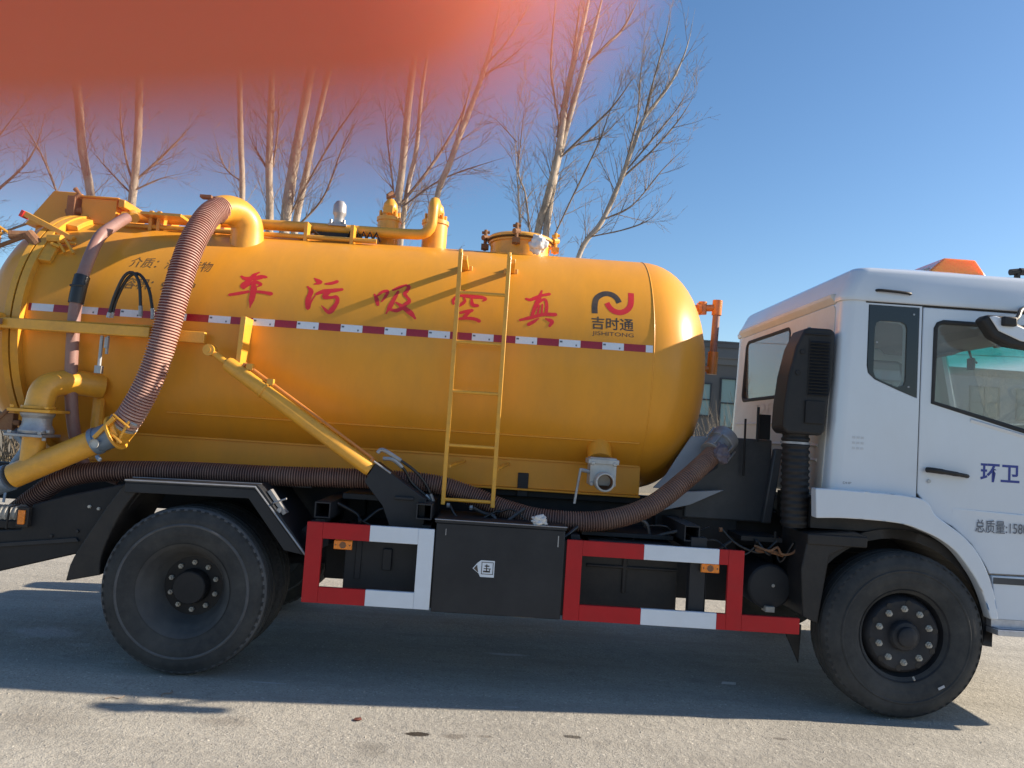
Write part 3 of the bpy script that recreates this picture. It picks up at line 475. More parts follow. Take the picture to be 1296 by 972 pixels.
for x, z, lb in ((5.03, 1.9, 'thin black post behind the shrubs between tank and cab'), (5.62, 2.0, 'thin black post close to the rear edge of the cab')):
    mb = MB(); mb.tube([(0, 0, 0.1), (0, 0, z)], 0.025, 8); mb.box((-.05, -.05, z), (.05, .05, z + .04)); mb.box((-.07, -.07, 0.1), (.07, .07, .13))
    o = obj('fence_post', mb, FRAMEM); o.location = (x, 11.0, 0); tag(o, lb, 'post', 'thin black posts')

# ------------------------------------------------------------------ buildings
def building(label, x0, x1, y, depth, h, wins, mat, par=0.4, glassm=DARKG):
    b = thing('office_building', label, 'building', ((x0 + x1) / 2, y, 0)); ox = (x0 + x1) / 2
    mb = MB(); mb.box((x0 - ox, 0, 0), (x1 - ox, depth, h)); obj('wall', mb, mat, b)
    mb = MB(); mb.box((x0 - ox - .1, -.1, h), (x1 - ox + .1, depth + .1, h + par)); mb.box((x0 - ox - .16, -.16, h + par), (x1 - ox + .16, depth + .16, h + par + .1)); obj('parapet', mb, BWALL2 if mat is BWALL else BWALL, b)
    for (wx, wz, ww, wh, nx, nz, fm, gm) in wins:
        f = MB(); t_ = 0.09
        for i in range(nx + 1): xx = wx - ox + ww * i / nx; f.box((xx - t_ / 2, -.10, wz), (xx + t_ / 2, .02, wz + wh))
        for i in range(nz + 1): zz = wz + wh * i / nz; f.box((wx - ox - .05, -.12, zz - t_ / 2), (wx - ox + ww + .05, .02, zz + t_ / 2))
        fo = obj('window', f, fm, b)
        g = MB(); g.box((wx - ox, -.05, wz), (wx - ox + ww, .01, wz + wh)); obj('pane', g, gm, fo)
    return b
W_ = lambda x, z, w_, h, nx, nz, f=FRAMEM, g=DARKG: (x, z, w_, h, nx, nz, f, g)
building('grey two storey office block with a tall framed glass bay, seen between tank and cab', 6.5, 16.6, 45, 14, 6.9,
         [W_(10.75, 3.5, 1.15, 2.1, 1, 2, FRAMEM, PALEG), W_(12.9, 3.5, 0.95, 2.1, 1, 2, FRAMEM, PALEG), W_(14.5, 1.2, 2.0, 4.8, 2, 3, FRAMEM, PALEG), W_(8.2, 3.5, 1.2, 2.1, 1, 2)], BWALL)
building('higher grey office wing rising behind the block beside the cab', 13.2, 27, 55, 16, 9.3,
         [W_(15.2 + i * 3.2, 6.2, 1.5, 1.9, 2, 2) for i in range(4)], BWALL2)
bx = [W_(18.6 + i * 3.1, z, 1.9, 2.0, 2, 2) for i in range(9) for z in (1.4, 4.6)]
building('long low grey building seen through the cab windows', 17.4, 48, 45, 14, 7.3, bx, BWALL3)
building('far grey building glimpsed low at the left behind the truck tail', -75, -38, 70, 14, 6.5, [W_(-74 + i * 3.6, z, 2.2, 1.8, 2, 1) for i in range(10) for z in (1.2, 4.2)], BWALL2)
mb = MB(); wx = [Vector((x, 30, 6.3 + 0.0009 * (x - 5) ** 2)) for x in range(-40, 60, 5)]; mb.tube(wx, 0.015, 4)
tag(obj('overhead_cable', mb, FRAMEM), 'thin dark cable crossing the sky beyond the gap between tank and cab', 'cable')
for x in (-40, 55):
    mb = MB(); mb.tube([(0, 0, 0), (0, 0, 9)], [.16, .11], 12); mb.box((-.9, -.06, 8.2), (.9, .06, 8.35)); mb.box((-.05, -.05, 6.5), (.05, .05, 8.5)); o = obj('utility_pole', mb, SIGNP); o.location = (x, 30, 0)
    tag(o, 'concrete cable pole far off at the %s end of the cable' % ('left' if x < 0 else 'right'), 'pole')

# ------------------------------------------------------------------ the truck
TR = thing('vacuum_truck', 'yellow vacuum tank truck with a white cab, parked side on', 'truck')
YC, ZC, RT = 1.25, 2.17, 0.90
def onc(x, z, e=0.0):
    """point on the camera side of the tank barrel at height z, lifted e off the skin"""
    h = z - ZC; a = math.asin(max(-1, min(1, h / RT))); r = RT + e
    return (x, YC - r * cos(a), ZC + r * sin(a))
# tank
XF = 1.05; XR = -3.27
prof = [(XR, RT)] + [(XR + (XF - XR) * i / 12, RT) for i in range(1, 12)] + [(XF, RT)]
for i in range(1, 17):
    t = i / 16 * pi / 2; prof.append((XF + 0.53 * sin(t) ** 0.92, max(RT * cos(t) ** 0.80, 0.0005)))
mb = MB(); mb.lathe(prof, (0, YC, ZC), 'x', 128)
tank = obj('tank', mb, YEL, TR, smooth=40)
mb = MB()
for x, r in ((XF + .004, .0032),): mb.lathe([(x - r * 1.8, RT - .001), (x - r, RT + r * .7), (x, RT + r), (x + r, RT + r * .7), (x + r * 1.8, RT - .001)], (0, YC, ZC), 'x', 128)
p0 = onc(-2.3, 1.635, 0.004); p1 = onc(1.02, 1.635, .004); mb.tube([p0, p1], 0.007, 8)
obj('weld_seam', mb, YEL, tank, smooth=50)
# rear door (dished) and flange rings
prof = [(XR - .075, RT + .035)]
for i in range(1, 15):
    t = i / 14 * pi / 2; prof.append((XR - .075 - 0.42 * sin(t), max((RT + .02) * cos(t) ** 0.85, .0005)))
mb = MB(); mb.lathe(prof, (0, YC, ZC), 'x', 96); door = obj('rear_door', mb, YEL, TR, smooth=40)
mb = MB()
mb.lathe([(XR - .075, RT - .02), (XR - .075, RT + .055), (XR - .035, RT + .055), (XR - .035, RT - .02)], (0, YC, ZC), 'x', 96)
mb.lathe([(XR - .022, RT - .02), (XR - .022, RT + .055), (XR + .03, RT + .055), (XR + .03, RT - .02)], (0, YC, ZC), 'x', 96)
obj('flange_ring', mb, YEL2, TR)
mb = MB(); mb.lathe([(XR - .036, RT - .03), (XR - .036, RT + .035), (XR - .021, RT + .035), (XR - .021, RT - .03)], (0, YC, ZC), 'x', 96); obj('door_gasket', mb, BLACK, TR)
# curved door stop pads on the shell behind the ring
for a0, a1 in ((110, 124), (139, 151)):
    mb = MB(); mb.lathe([(XR + .03, RT + .002), (XR + .03, RT + .045), (XR + .11, RT + .035), (XR + .11, RT + .002)], (0, YC, ZC), 'x', 14, a0=R_(a0 + 0), a1=R_(a1))
    mb.f.append(tuple(range(0, 60, 15))); mb.m.append(0); mb.f.append(tuple(range(14, 60, 15))); mb.m.append(0)
    o = obj('shell_pad', mb, YEL2, TR, bev=.004)
# reflective strips
ss = 0.05
strips = []
def strip_mesh(x0, x1, col):
    mb = MB(); zz = [2.262, 2.278, 2.294, 2.312]
    for e in (0.0008, 0.0022):
        for z in zz:
            for x in (x0, x1): mb.v.append(onc(x, z, e))
    for j in range(3):
        a = j * 2; mb.f.append((8 + a, 8 + a + 1, 8 + a + 3, 8 + a + 2)); mb.m.append(0)
    for a, b, c, d in ((0, 1, 9, 8), (6, 7, 15, 14), (0, 6, 14, 8), (1, 7, 15, 9)): mb.f.append((a, b, d if False else c, d)); mb.m.append(0)
    return mb
x = 1.045; k = 0; w0 = strip_mesh(x - .048, x, TWHT); obj('reflective_strip', w0, TWHT, tank, smooth=0); x -= 0.05
pr = {}
while x > -3.22:
    mat = TRED if k % 2 == 0 else TWHT; x1 = x; x0 = max(x - 0.15, -3.225)
    if k in (0, 1): pr[k] = (obj('reflective_strip', strip_mesh(x0 + .001, x1 - .001, mat), mat, tank, smooth=0), x)
    elif x0 > x - 0.149: obj('reflective_strip', strip_mesh(x0 + .001, x1 - .001, mat), mat, tank, smooth=0)
    else:
        s_, bx_ = pr[k % 2]; c = s_.copy(); COL.objects.link(c); c.parent = tank; c.location = (x - bx_, 0, 0)
    if k % 2:
        m_ = MB()
        for q, zc_, hw in ((x - .135, 2.296, .009), (x - .03, 2.276, .005)):
            m_.v += [onc(q - hw, zc_ - .006, .0028), onc(q + hw, zc_ - .006, .0028), onc(q + hw, zc_ + .006, .0028), onc(q - hw, zc_ + .006, .0028)]; b_ = len(m_.v) - 4; m_.f.append((b_, b_ + 1, b_ + 2, b_ + 3)); m_.m.append(0)
        if x0 > -3.2: obj('strip_mark', m_, DECG, tank, smooth=0)
    x -= 0.15; k += 1
# brush written characters and logo
def brush(name, strokes, mat, parent, rag=0.0, cap=True):
    mb = MB(); rnd = random.Random(hash(name) % 97 if False else len(name))
    for si, st in enumerate(strokes):
        P2 = [Vector((a[0], a[1], 0)) for a in st]; W2 = [a[2] * (1.0 if len(st) == 8 and not cap else 1.14) for a in st]; n = len(st) * 7
        sm = cr_pts(P2, n); m_ = len(st); ws = []
        for i in range(n):
            kk = i / (n - 1) * (m_ - 1); j = min(int(kk), m_ - 2); f = kk - j; f = f * f * (3 - 2 * f); ws.append((W2[j] + (W2[j + 1] - W2[j]) * f) * (1 + rnd.uniform(-rag, rag)))
        row = []
        d0 = (sm[0] - sm[1]).normalized(); d1 = (sm[-1] - sm[-2]).normalized()
        if cap: sm = [sm[0] + d0 * ws[0] * .8] + sm + [sm[-1] + d1 * ws[-1] * .8]; ws = [ws[0] * .45] + ws + [ws[-1] * .45]
        n = len(sm); e = 0.0006 + 0.00012 * si
        for i in range(n):
            d = (sm[min(i + 1, n - 1)] - sm[max(i - 1, 0)]).normalized(); nn = Vector((-d.y, d.x, 0))
            a, b = sm[i] + nn * ws[i], sm[i] - nn * ws[i]; mid = sm[i]
            row.append((onc(a.x, a.y, e), onc(mid.x, mid.y, e), onc(b.x, b.y, e)))
        o = len(mb.v)
        for r in row: mb.v += list(r)
        for i in range(n - 1):
            for q in (0, 1): a = o + i * 3 + q; mb.f.append((a, a + 1, a + 4, a + 3)); mb.m.append(0)
    return obj(name, mb, mat, parent, smooth=0, weld=False)
for kx, st in STROKES.items():
    if kx.startswith('logo'): brush('logo_arch' if kx == 'logo_arch' else 'logo_hook', st, DECK if kx == 'logo_arch' else DECR, tank, cap=False)
    else: brush('painted_character', st, DECR, tank, rag=0.05)
def text_mb(txt, x0, x1, z0, z1, fn, bold=0.0, slant=0.0, step=0.03):
    cu = bpy.data.curves.new('t', 'FONT'); cu.body = txt; cu.size = 1; cu.offset = bold; cu.shear = slant; cu.resolution_u = 4
    to = bpy.data.objects.new('t', cu); COL.objects.link(to); bpy.context.view_layer.update()
    me = bpy.data.meshes.new_from_object(to.evaluated_get(bpy.context.evaluated_depsgraph_get()))
    xs = [v.co.x for v in me.vertices]; ys = [v.co.y for v in me.vertices]
    ax, bx_, ay, by = min(xs), max(xs), min(ys), max(ys)
    for v in me.vertices: v.co = ((v.co.x - ax) / (bx_ - ax) * (x1 - x0) + x0, (v.co.y - ay) / (by - ay) * (z1 - z0) + z0, 0)
    bm = bmesh.new(); bm.from_mesh(me); bmesh.ops.remove_doubles(bm, verts=bm.verts, dist=1e-6)
    z = z0 + step
    while z < z1:
        bmesh.ops.bisect_plane(bm, geom=bm.verts[:] + bm.edges[:] + bm.faces[:], plane_co=(0, z, 0), plane_no=(0, 1, 0)); z += step
    mb = MB(); bm.verts.index_update()
    mb.v = [fn(v.co.x, v.co.y) for v in bm.verts]; mb.f = [tuple(v.index for v in f.verts) for f in bm.faces]; mb.m = [0] * len(mb.f)
    bm.free(); bpy.data.objects.remove(to); bpy.data.curves.remove(cu); bpy.data.meshes.remove(me)
    return mb
FT = lambda x, z: onc(x, z, .0007)
obj('maker_name', text_mb('吉时通', 0.615, 0.910, 2.402, 2.495, FT, 0.012), DECK, tank, smooth=0, weld=False)
obj('maker_name', text_mb('JISHITONG', 0.622, 0.910, 2.352, 2.388, FT, 0.004), DECK, tank, smooth=0, weld=False)
obj('medium_lettering', text_mb('介质：液态污物', -2.636, -2.065, 2.628, 2.712, FT, 0.004, 0.15), DECF, tank, smooth=0, weld=False)
obj('volume_lettering', text_mb('容积：9.45m³', -2.625, -2.14, 2.462, 2.548, FT, 0.006, 0.15), DECF, tank, smooth=0, weld=False)

# saddle beneath the tank, chassis rails, cross members
mb = MB()
mb.box((-2.9, .70, 1.255), (1.07, .715, 1.47)); mb.box((-2.9, 1.785, 1.255), (1.07, 1.80, 1.47)); mb.box((-2.9, .655, 1.240), (1.07, .72, 1.254)); mb.box((-2.9, .685, 1.455), (1.06, .699, 1.475))
mb.box((1.055, .716, 1.256), (1.069, 1.784, 1.40)); mb.box((-2.9, .716, 1.256), (-2.885, 1.784, 1.40))
obj('saddle', mb, YEL, TR, bev=.003)
mb = MB()
for y in (.80, 1.62): mb.box((-3.95, y, .93), (4.1, y + .08, 1.19))
mb.box((-2.9, .72, 1.19), (1.12, .90, 1.238)); mb.box((-2.9, 1.60, 1.19), (1.12, 1.78, 1.238))
for x in (-3.7, -2.9, -1.1, 0, 1.1, 2.2, 3.9): mb.box((x - .04, .88, .98), (x + .04, 1.62, 1.14))
obj('chassis_rail', mb, BLACK, TR, bev=.006)
for x, z in ((-1.115, 1.03), (-.47, 1.06), (1.255, 1.03)):
    mb = MB(); a = .10; t_ = .008
    mb.box((x, .06, z), (x + a, .80, z + t_)); mb.box((x, .06, z + a - t_), (x + a, .80, z + a)); mb.box((x, .06, z + t_), (x + t_, .80, z + a - t_)); mb.box((x + a - t_, .06, z + t_), (x + a, .80, z + a - t_))
    obj('cross_tube', mb, BLACKB, TR)
mb = MB(); mb.box((-1.0, .35, 1.13), (-.7, .75, 1.17)); mb.box((.62, .28, 1.0), (1.24, .78, 1.03)); mb.box((.185, .688, 1.195), (.262, .698, 1.365)); mb.box((-2.0, .3, 1.19), (-1.2, .78, 1.21))
obj('mounting_plate', mb, BLACKB, TR, bev=.004)

# wheels
def tyre_prof(wd): return [(.05, .265), (.030, .285), (.020, .30), (.010, .335), (.010, .338), (.006, .345), (.0, .39), (.001, .402), (-.004, .408), (-.004, .414), (.003, .420), (.001, .435), (.010, .465), (.028, .492), (.030, .498), (.034, .508), (.046, .517), (.075, .522), (.078, .512), (.088, .512), (.091, .524), (wd / 2 - .008, .526), (wd / 2 - .005, .514), (wd / 2 + .005, .514), (wd / 2 + .008, .526), (wd - .091, .524), (wd - .088, .512), (wd - .078, .512), (wd - .075, .522), (wd - .046, .517), (wd - .030, .5), (wd - .010, .465), (wd, .42), (wd, .39), (wd - .01, .335), (wd - .03, .285), (wd - .05, .265)]
DRIM = pm('dusty_black_rim', (0.040, 0.042, 0.046), 0.65, dirt=(0.14, 0.13, 0.115), dirt_amt=0.45, scale=7, var=0.2)
def make_wheel(kind):
    wd = .285
    wh = bpy.data.objects.new('wheel', None); COL.objects.link(wh); wh.parent = TR
    tp_ = tyre_prof(wd); rows = [1 if (kind == 'rear' and (.400 < (a[1] + b[1]) / 2 < .418 or .498 < (a[1] + b[1]) / 2 < .513) and a[0] < .1) else 0 for a, b in zip(tp_, tp_[1:])]
    mb = MB(); mb.lathe(tp_, (0, 0, 0), 'y', 96, mats=rows)
    # shoulder lugs
    for k in range(60):
        a = 2 * pi * k / 60; rot = Matrix.Rotation(-a, 3, 'Y')
        for y0, y1 in ((.022, .060), (wd - .060, wd - .022)):
            vs = [rot @ Vector(p) for p in ((.500, y0, -.013), (.500, y0, .013), (.5225, y1 if y0 < .1 else y0, -.013), (.5225, y1 if y0 < .1 else y0, .013), (.50, y1, -.018), (.50, y1, .018))]
            mb.add(vs, [(0, 1, 3, 2), (2, 3, 5, 4), (0, 2, 4), (1, 5, 3)])
    obj('tyre', mb, [RUB, SCUFF], wh, weld=False, smooth=30, split=False)
    mb = MB()
    if kind == 'front':
        mb.lathe([(.055, .268), (.030, .285), (.020, .292), (.026, .288), (.060, .275), (.095, .258), (.110, .250), (.085, .242), (.050, .232), (.036, .215), (.034, .135), (.040, .12), (.0, .12)][:12] + [(.045, .0005)], (0, 0, 0), 'y', 64)
        rim = obj('rim', mb, RIM, wh, smooth=35)
        mb = MB(); mb.lathe([(.045, .098), (.015, .092), (.005, .085), (.0, .064), (-.022, .061), (-.026, .056), (-.030, .048), (-.030, .0005)], (0, 0, 0), 'y', 40); obj('hub', mb, RIM, wh, smooth=35)
        mb = MB()
        for k in range(10): a = 2 * pi * (k + .5) / 10 + .1; mb.lathe([(.0555, .0005), (.0555, .021)], (.236 * cos(a), -.006, .236 * sin(a)), 'y', 16)
        hy, br, yr = .034, .168, .0
        # dark hand holes
        mb = MB()
        for k in range(10):
            a = 2 * pi * (k + .3) / 10; mb.lathe([(.004, .019), (.0, .0185), (.0, .0005)], (.206 * cos(a), .0335, .206 * sin(a)), 'y', 16)
        obj('hand_hole', mb, PLAST, rim)
    else:
        mb.lathe([(.055, .268), (.026, .285), (.018, .294), (.024, .288), (.040, .268), (.060, .262), (.075, .245), (.15, .222), (.19, .195), (.205, .185)], (0, 0, 0), 'y', 64)
        rim = obj('rim', mb, DRIM, wh, smooth=35)
        mb = MB(); mb.lathe([(.205, .186), (.215, .17), (.215, .0005)], (0, 0, 0), 'y', 64); obj('rim_disc', mb, BLACK, wh, smooth=35)
        mb = MB(); mb.lathe([(.215, .112), (.14, .108), (.12, .104), (.115, .098), (.115, .0005)], (0, 0, 0), 'y', 48); obj('hub', mb, BLACK, wh, smooth=35)
        hy, br = .21, .150
    for k in range(10):
        a = 2 * pi * k / 10 + .33
        mb = MB(); h = .020 if kind == 'front' else .026
        mb.lathe([(0, .0215), (-.004, .0215)], (0, 0, 0), 'y', 16); mb.lathe([(-.004, .0215), (-.004, .017), (-h, .016), (-h, .009), (-h - .012, .008), (-h - .012, .0005)], (0, 0, 0), 'y', 6)
        o = obj('lug_nut', mb, NUT, wh) if k == 0 else ln.copy()
        if k: COL.objects.link(o); o.parent = wh
        ln = o; o.location = (br * cos(a), hy, br * sin(a))
    # inner drum / axle end
    mb = MB(); mb.lathe([(.20, .0005), (.20, .21), (.40, .21), (.40, .0005)], (0, 0, 0), 'y', 32); obj('brake_drum', mb, BLACK, wh)
    return wh
fw = make_wheel('front'); fw.location = (2.685, .0, .527)
mb = MB(); mb.box((-.022, -.0012, -.008), (.022, .0, .008)); o = obj('tyre_label', mb, STICKY, fw); o.location = (.23, -.004, -.30); o.rotation_euler = (0, R_(-28), 0)
mb = MB(); mb.tube([(.05, .0, -.245), (.052, -.015, -.262)], .006, 8); obj('valve_stem', mb, NUT, fw)
rw = make_wheel('rear'); rw.location = (-1.885, .0, .527)
def far_wheel(src, x, y, flip):
    c = dup(src, TR, (x, y, .527)); c.rotation_euler = (0, 0, pi if flip else 0); return c
far_wheel(fw, 2.685, 2.5, True); far_wheel(rw, -1.885, 2.5, True)
inner = dup(rw, TR, (-1.885, .64, .527)); inner.rotation_euler = (0, 0, pi); inner2 = dup(rw, TR, (-1.885, 1.86, .527))
mb = MB(); mb.tube([(-1.86, .4, .527), (-1.86, 2.1, .527)], .07, 16); mb.lathe([(-.19, .03), (-.14, .16), (0, .2), (.14, .16), (.19, .03)], (-1.86, 1.25, .527), 'y', 20)
mb.tube([(2.655, .4, .47), (2.655, 2.1, .47)], .05, 12)
for x, l in ((-1.86, .75), (2.655, .7)):
    for y in (.84, 1.66):
        for k in range(6): mb.box((x - l + k * .09, y - .04, .66 + .013 * k + (.10 if x > 0 else .08)), (x + l - k * .09, y + .04, .672 + .013 * k + (.10 if x > 0 else .08)))
mb.tube([(-1.7, 1.25, .55), (2.2, 1.25, .75)], .05, 12)
obj('axle', mb, BLACK, TR)
mb = MB(); mb.box((1.3, 1.0, .75), (2.2, 1.5, 1.2)); mb.box((2.2, .95, .6), (3.8, 1.55, 1.3)); mb.tube([(.2, .95, .8), (1.4, 1.0, .85)], .035, 10); obj('engine_and_gearbox', mb, BLACK, TR, bev=.03)

# rear fender and flaps
mb = MB()
path = [(-2.30, 1.195), (-1.49, 1.205), (-1.14, .80)]
mb.prism([(-2.31, 1.175), (-1.50, 1.185), (-1.475, 1.17), (-1.16, .795), (-1.13, .80), (-1.45, 1.19), (-1.48, 1.215), (-2.30, 1.20)], .03, .66)
mb.prism([(-2.31, 1.115), (-1.53, 1.125), (-1.28, .815), (-1.16, .795), (-1.475, 1.17), (-1.50, 1.185), (-2.31, 1.175)], .034, .050)
mb.prism([(-1.29, .86), (-1.245, .775), (-1.16, .765), (-1.05, .83), (-1.05, 1.0), (-1.17, .99)], .25, .60)
rf = obj('rear_fender', mb, BLACKB, TR, bev=.004)
mb = MB(); mb.tube([(-2.31, .028, 1.192), (-1.492, .028, 1.202), (-1.142, .028, .797)], .006, 6); mb.tube([(-2.29, .09, 1.207), (-1.47, .09, 1.218)], .003, 6); obj('fender_edge_highlight', mb, STEEL, rf)  # pale tubes stand in for the highlight along the fender edge
mb = MB(); mb.box((-1.37, .06, 1.02), (-1.345, .12, 1.20), rot=Matrix.Rotation(R_(-38), 3, 'Y')); mb.tube([(-1.39, .05, 1.10), (-1.29, .03, 1.14)], .006, 6); bolts(mb, [(-1.335, .05, 1.06)], 'y', .016, .012); obj('fender_bracket', mb, STEEL, rf)
fo_ = [(p.x, p.z) for p in cr_pts([(-2.30, 0, 1.20), (-2.42, 0, 1.02), (-2.53, 0, .82), (-2.61, 0, .66), (-2.635, 0, .535)], 16)]; fi_ = [(p.x, p.z) for p in cr_pts([(-2.19, 0, 1.20), (-2.32, 0, 1.0), (-2.40, 0, .80), (-2.43, 0, .68), (-2.425, 0, .585)], 16)]
mb = MB(); mb.ribbon(fo_, fi_, .06, .62); obj('mud_flap', mb, PLAST, TR, bev=.008)
mb = MB(); mb.prism([(1.99, .50), (2.13, .50), (2.12, .24)], .28, .30); mb.prism([(2.04, .60), (2.14, .56), (2.2, 1.0), (2.45, 1.13), (2.36, 1.16), (2.06, 1.13), (2.02, .9)], .06, .50); mb.box((2.05, .05, 1.06), (2.44, .5, 1.13)); obj('mud_flap', mb, PLAST, TR, bev=.008)
# front wheel arch liner
inn = arc(2.655, .527, .60, -5, 140, 18); ou = arc(2.655, .527, .66, -5, 140, 18)
mb = MB(); mb.ribbon(inn, ou, .12, .75); mb.box((2.1, .14, 1.16), (3.2, .75, 1.36)); obj('wheel_arch_liner', mb, PLAST, TR)

# tail frame, marker lamp, rear step
for x, z in ((-2.56, 1.00), (-2.50, .99), (-2.78, .80), (-3.2, .70), (-3.4, .68), (-2.62, .84)):
    mb = MB(); mb.lathe([(0, .0005), (0, .012), (-.010, .010), (-.010, .0005)], (x, .119, z), 'y', 6); obj('frame_bolt', mb, NUT if x > -2.6 else BLACKB, TR)
mb = MB(); mb.prism([(-3.95, .60), (-3.95, .625), (-2.62, .80), (-2.60, .775)], .105, .12); obj('frame_flange', mb, BLACKB, TR, bev=.003)
mb = MB()
mb.prism([(-3.95, .30), (-3.95, .72), (-2.98, .83), (-2.92, .99), (-2.72, 1.06), (-2.32, 1.17), (-2.20, 1.17), (-2.42, .85), (-2.60, .70)], .12, .26); mb.box((-3.95, .14, .82), (-2.95, .8, .88))
tf = obj('tail_frame', mb, BLACK, TR, bev=.01)
mb = MB(); mb.box((-2.99, .075, .85), (-2.915, .115, .975)); ml = obj('marker_lamp', mb, PLAST, TR, bev=.004)
mb = MB(); mb.box((-2.975, .062, .868), (-2.932, .076, .958)); obj('lens', mb, AMB, ml, bev=.004)
mb = MB(); mb.tube([(-3.06, .10, .83), (-3.04, .08, .97), (-2.98, .08, .99)], .007, 6); obj('lamp_guard', mb, BLACK, ml)
def corr(pts, r, pitch, amp, seg=20):
    L = plen(cr_pts(pts, 60)); n = int(L / pitch) * 4; sm = cr_pts(pts, n + 1)
    rs = [r + amp * (1, 1, 0, 0)[i % 4] - (0 if i % 4 < 2 else amp * .4) for i in range(n + 1)]
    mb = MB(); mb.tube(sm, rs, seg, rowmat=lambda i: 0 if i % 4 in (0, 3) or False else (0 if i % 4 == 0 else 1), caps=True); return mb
sh = corr(HOSE['big'], .080, .0185, .0070, 24); obj('suction_hose', sh, [HRIB, HGRV], TR, weld=False, smooth=60)
lh = corr(HOSE['long'], .062, .0165, .006, 20); obj('long_suction_hose', lh, [HRIB2, HGRV2], TR, weld=False, smooth=60)
oh = corr([(-3.9, .25, .86), (-3.3, .2, .90), (-3.02, .2, .915)], .055, .03, .006); obj('pale_hose_end', oh, [HOLD, HOLD], TR, weld=False)
n = 60; mb = MB(); mb.tube(cr_pts(HOSE['thin'], n), .040, 16); th = obj('drain_tube', mb, THIN, TR, smooth=60)
tp = cr_pts(HOSE['thin'], n)
mb = MB(); mb.tube(tp[19:25], .049, 14); mb.tube([tp[21] + Vector((-.04, -.04, .0)), tp[21] + Vector((.07, -.05, .01))], .008, 6); obj('tape_wrap', mb, BHOSE, th, smooth=60)
mb = MB(); mb.tube(tp[28:30], .0425, 14); obj('tape_band', mb, HGRV, th, smooth=60)
for kx in ('blk1', 'blk2', 'hyd1', 'hyd2'):
    mb = MB(); sm = cr_pts(HOSE[kx], 40); mb.tube(sm, .0105 if kx[0] == 'b' else .010, 10); h = obj('hydraulic_hose', mb, BHOSE, TR, smooth=60)
    mb = MB(); mb.tube(sm[:3] if kx[0] == 'b' else sm[:14], .014, 8); mb.tube(sm[-5:], .014, 8); obj('hose_fitting', mb, STEEL, h)

# ladder
lad = bpy.data.objects.new('ladder', None); COL.objects.link(lad); lad.parent = TR
for x in (-.315, .015):
    mb = MB(); mb.box((x - .014, .235, 1.145), (x + .014, .262, 2.845)); mb.tube([(x, .2485, 2.83), (x, .2485, 2.865)], .0145, 10); r_ = obj('ladder_rail', mb, YEL2, lad, bev=.004)
    mb = MB(); mb.box((x - .005, .262, 2.795), (x + .045, .66, 2.825)); mb.box((x - .03, .60, 2.77), (x + .07, .64, 2.83)); bolts(mb, [(x + .035, .42, 2.812)], 'y', .012, .02); o = obj('ladder_bracket', mb, YEL2, r_, bev=.003)
for z in (1.18, 1.54, 1.90, 2.235, 2.57):
    mb = MB(); mb.tube([(-.302, .2485, 0), (.002, .2485, 0)], .0115, 12); r_ = obj('rung', mb, YEL2, lad); r_.location = (0, 0, z)
mb = MB()
for x in (-.30, .02): mb.tube([(x + .01, .26, 1.40), (x + .09, .70, 1.42)], .012, 8)
obj('lower_bracket', mb, YEL2, lad)

# side guards
def guard(bars, name='side_guard'):
    g = bpy.data.objects.new(name, None); COL.objects.link(g); g.parent = TR
    for (x0, x1, z0, z1, m_) in bars:
        mb = MB(); mb.box((x0, 0.0, z0), (x1, .028, z1)); obj('guard_panel', mb, m_, g, bev=.0025)
    return g
g = guard([(-1.14, -1.04, .51, 1.01, RED), (-1.0395, -.745, .91, 1.01, RED), (-1.0395, -.745, .51, .61, RED), (-.7445, -.4405, .91, 1.01, WHT), (-.7445, -.4405, .51, .61, WHT), (-.44, -.34, .51, 1.01, WHT)])
g2 = guard([(.50, .60, .50, 1.0, RED), (.6005, .99, .905, 1.0, RED), (.6005, .99, .50, .60, RED), (.9905, 1.47, .905, 1.0, WHT), (.9905, 1.47, .50, .60, WHT), (1.4705, 1.5295, .905, 1.0, RED), (1.4705, 1.5295, .50, .60, RED), (1.53, 1.63, .50, 1.0, RED), (1.6305, 2.0, .50, .60, RED)])
for gg, x in ((g, -.955), (g2, 1.375)):
    mb = MB(); mb.box((x - .01, .03, .845), (x + .10, .045, .905)); mk = obj('marker_lamp', mb, YEL2, gg, bev=.002)
    mb = MB(); mb.box((x - .012, .012, .848), (x + .102, .030, .902)); o = obj('lens', mb, AMB, mk, bev=.003)
    mb = MB(); mb.lathe([(.012, .0005), (.009, .012), (.009, .020), (.012, .021)], (x + .045, 0, .875), 'y', 16); bolts(mb, [(x + .001, .012, .875), (x + .089, .012, .875)], 'y', .005, .003); obj('lamp_ring', mb, RUST, mk)
mb = MB(); mb.box((-1.10, .03, .52), (-1.06, .10, 1.0)); mb.box((-.42, .03, .52), (-.38, .10, 1.0)); mb.box((.54, .03, .52), (.58, .1, .99)); mb.box((1.30, .05, .56), (1.40, .12, 1.06)); mb.box((1.405, .06, .58), (1.41, .12, .9))
mb.box((-.365, .03, .515), (-.322, .06, 1.0)); mb.box((.478, .03, .52), (.53, .06, .99))
for x in (-1.08, -.4, .56, 1.35): mb.box((x - .03, .1, .96), (x + .03, .8, 1.02))
obj('guard_bracket', mb, BLACKB, TR, bev=.003)
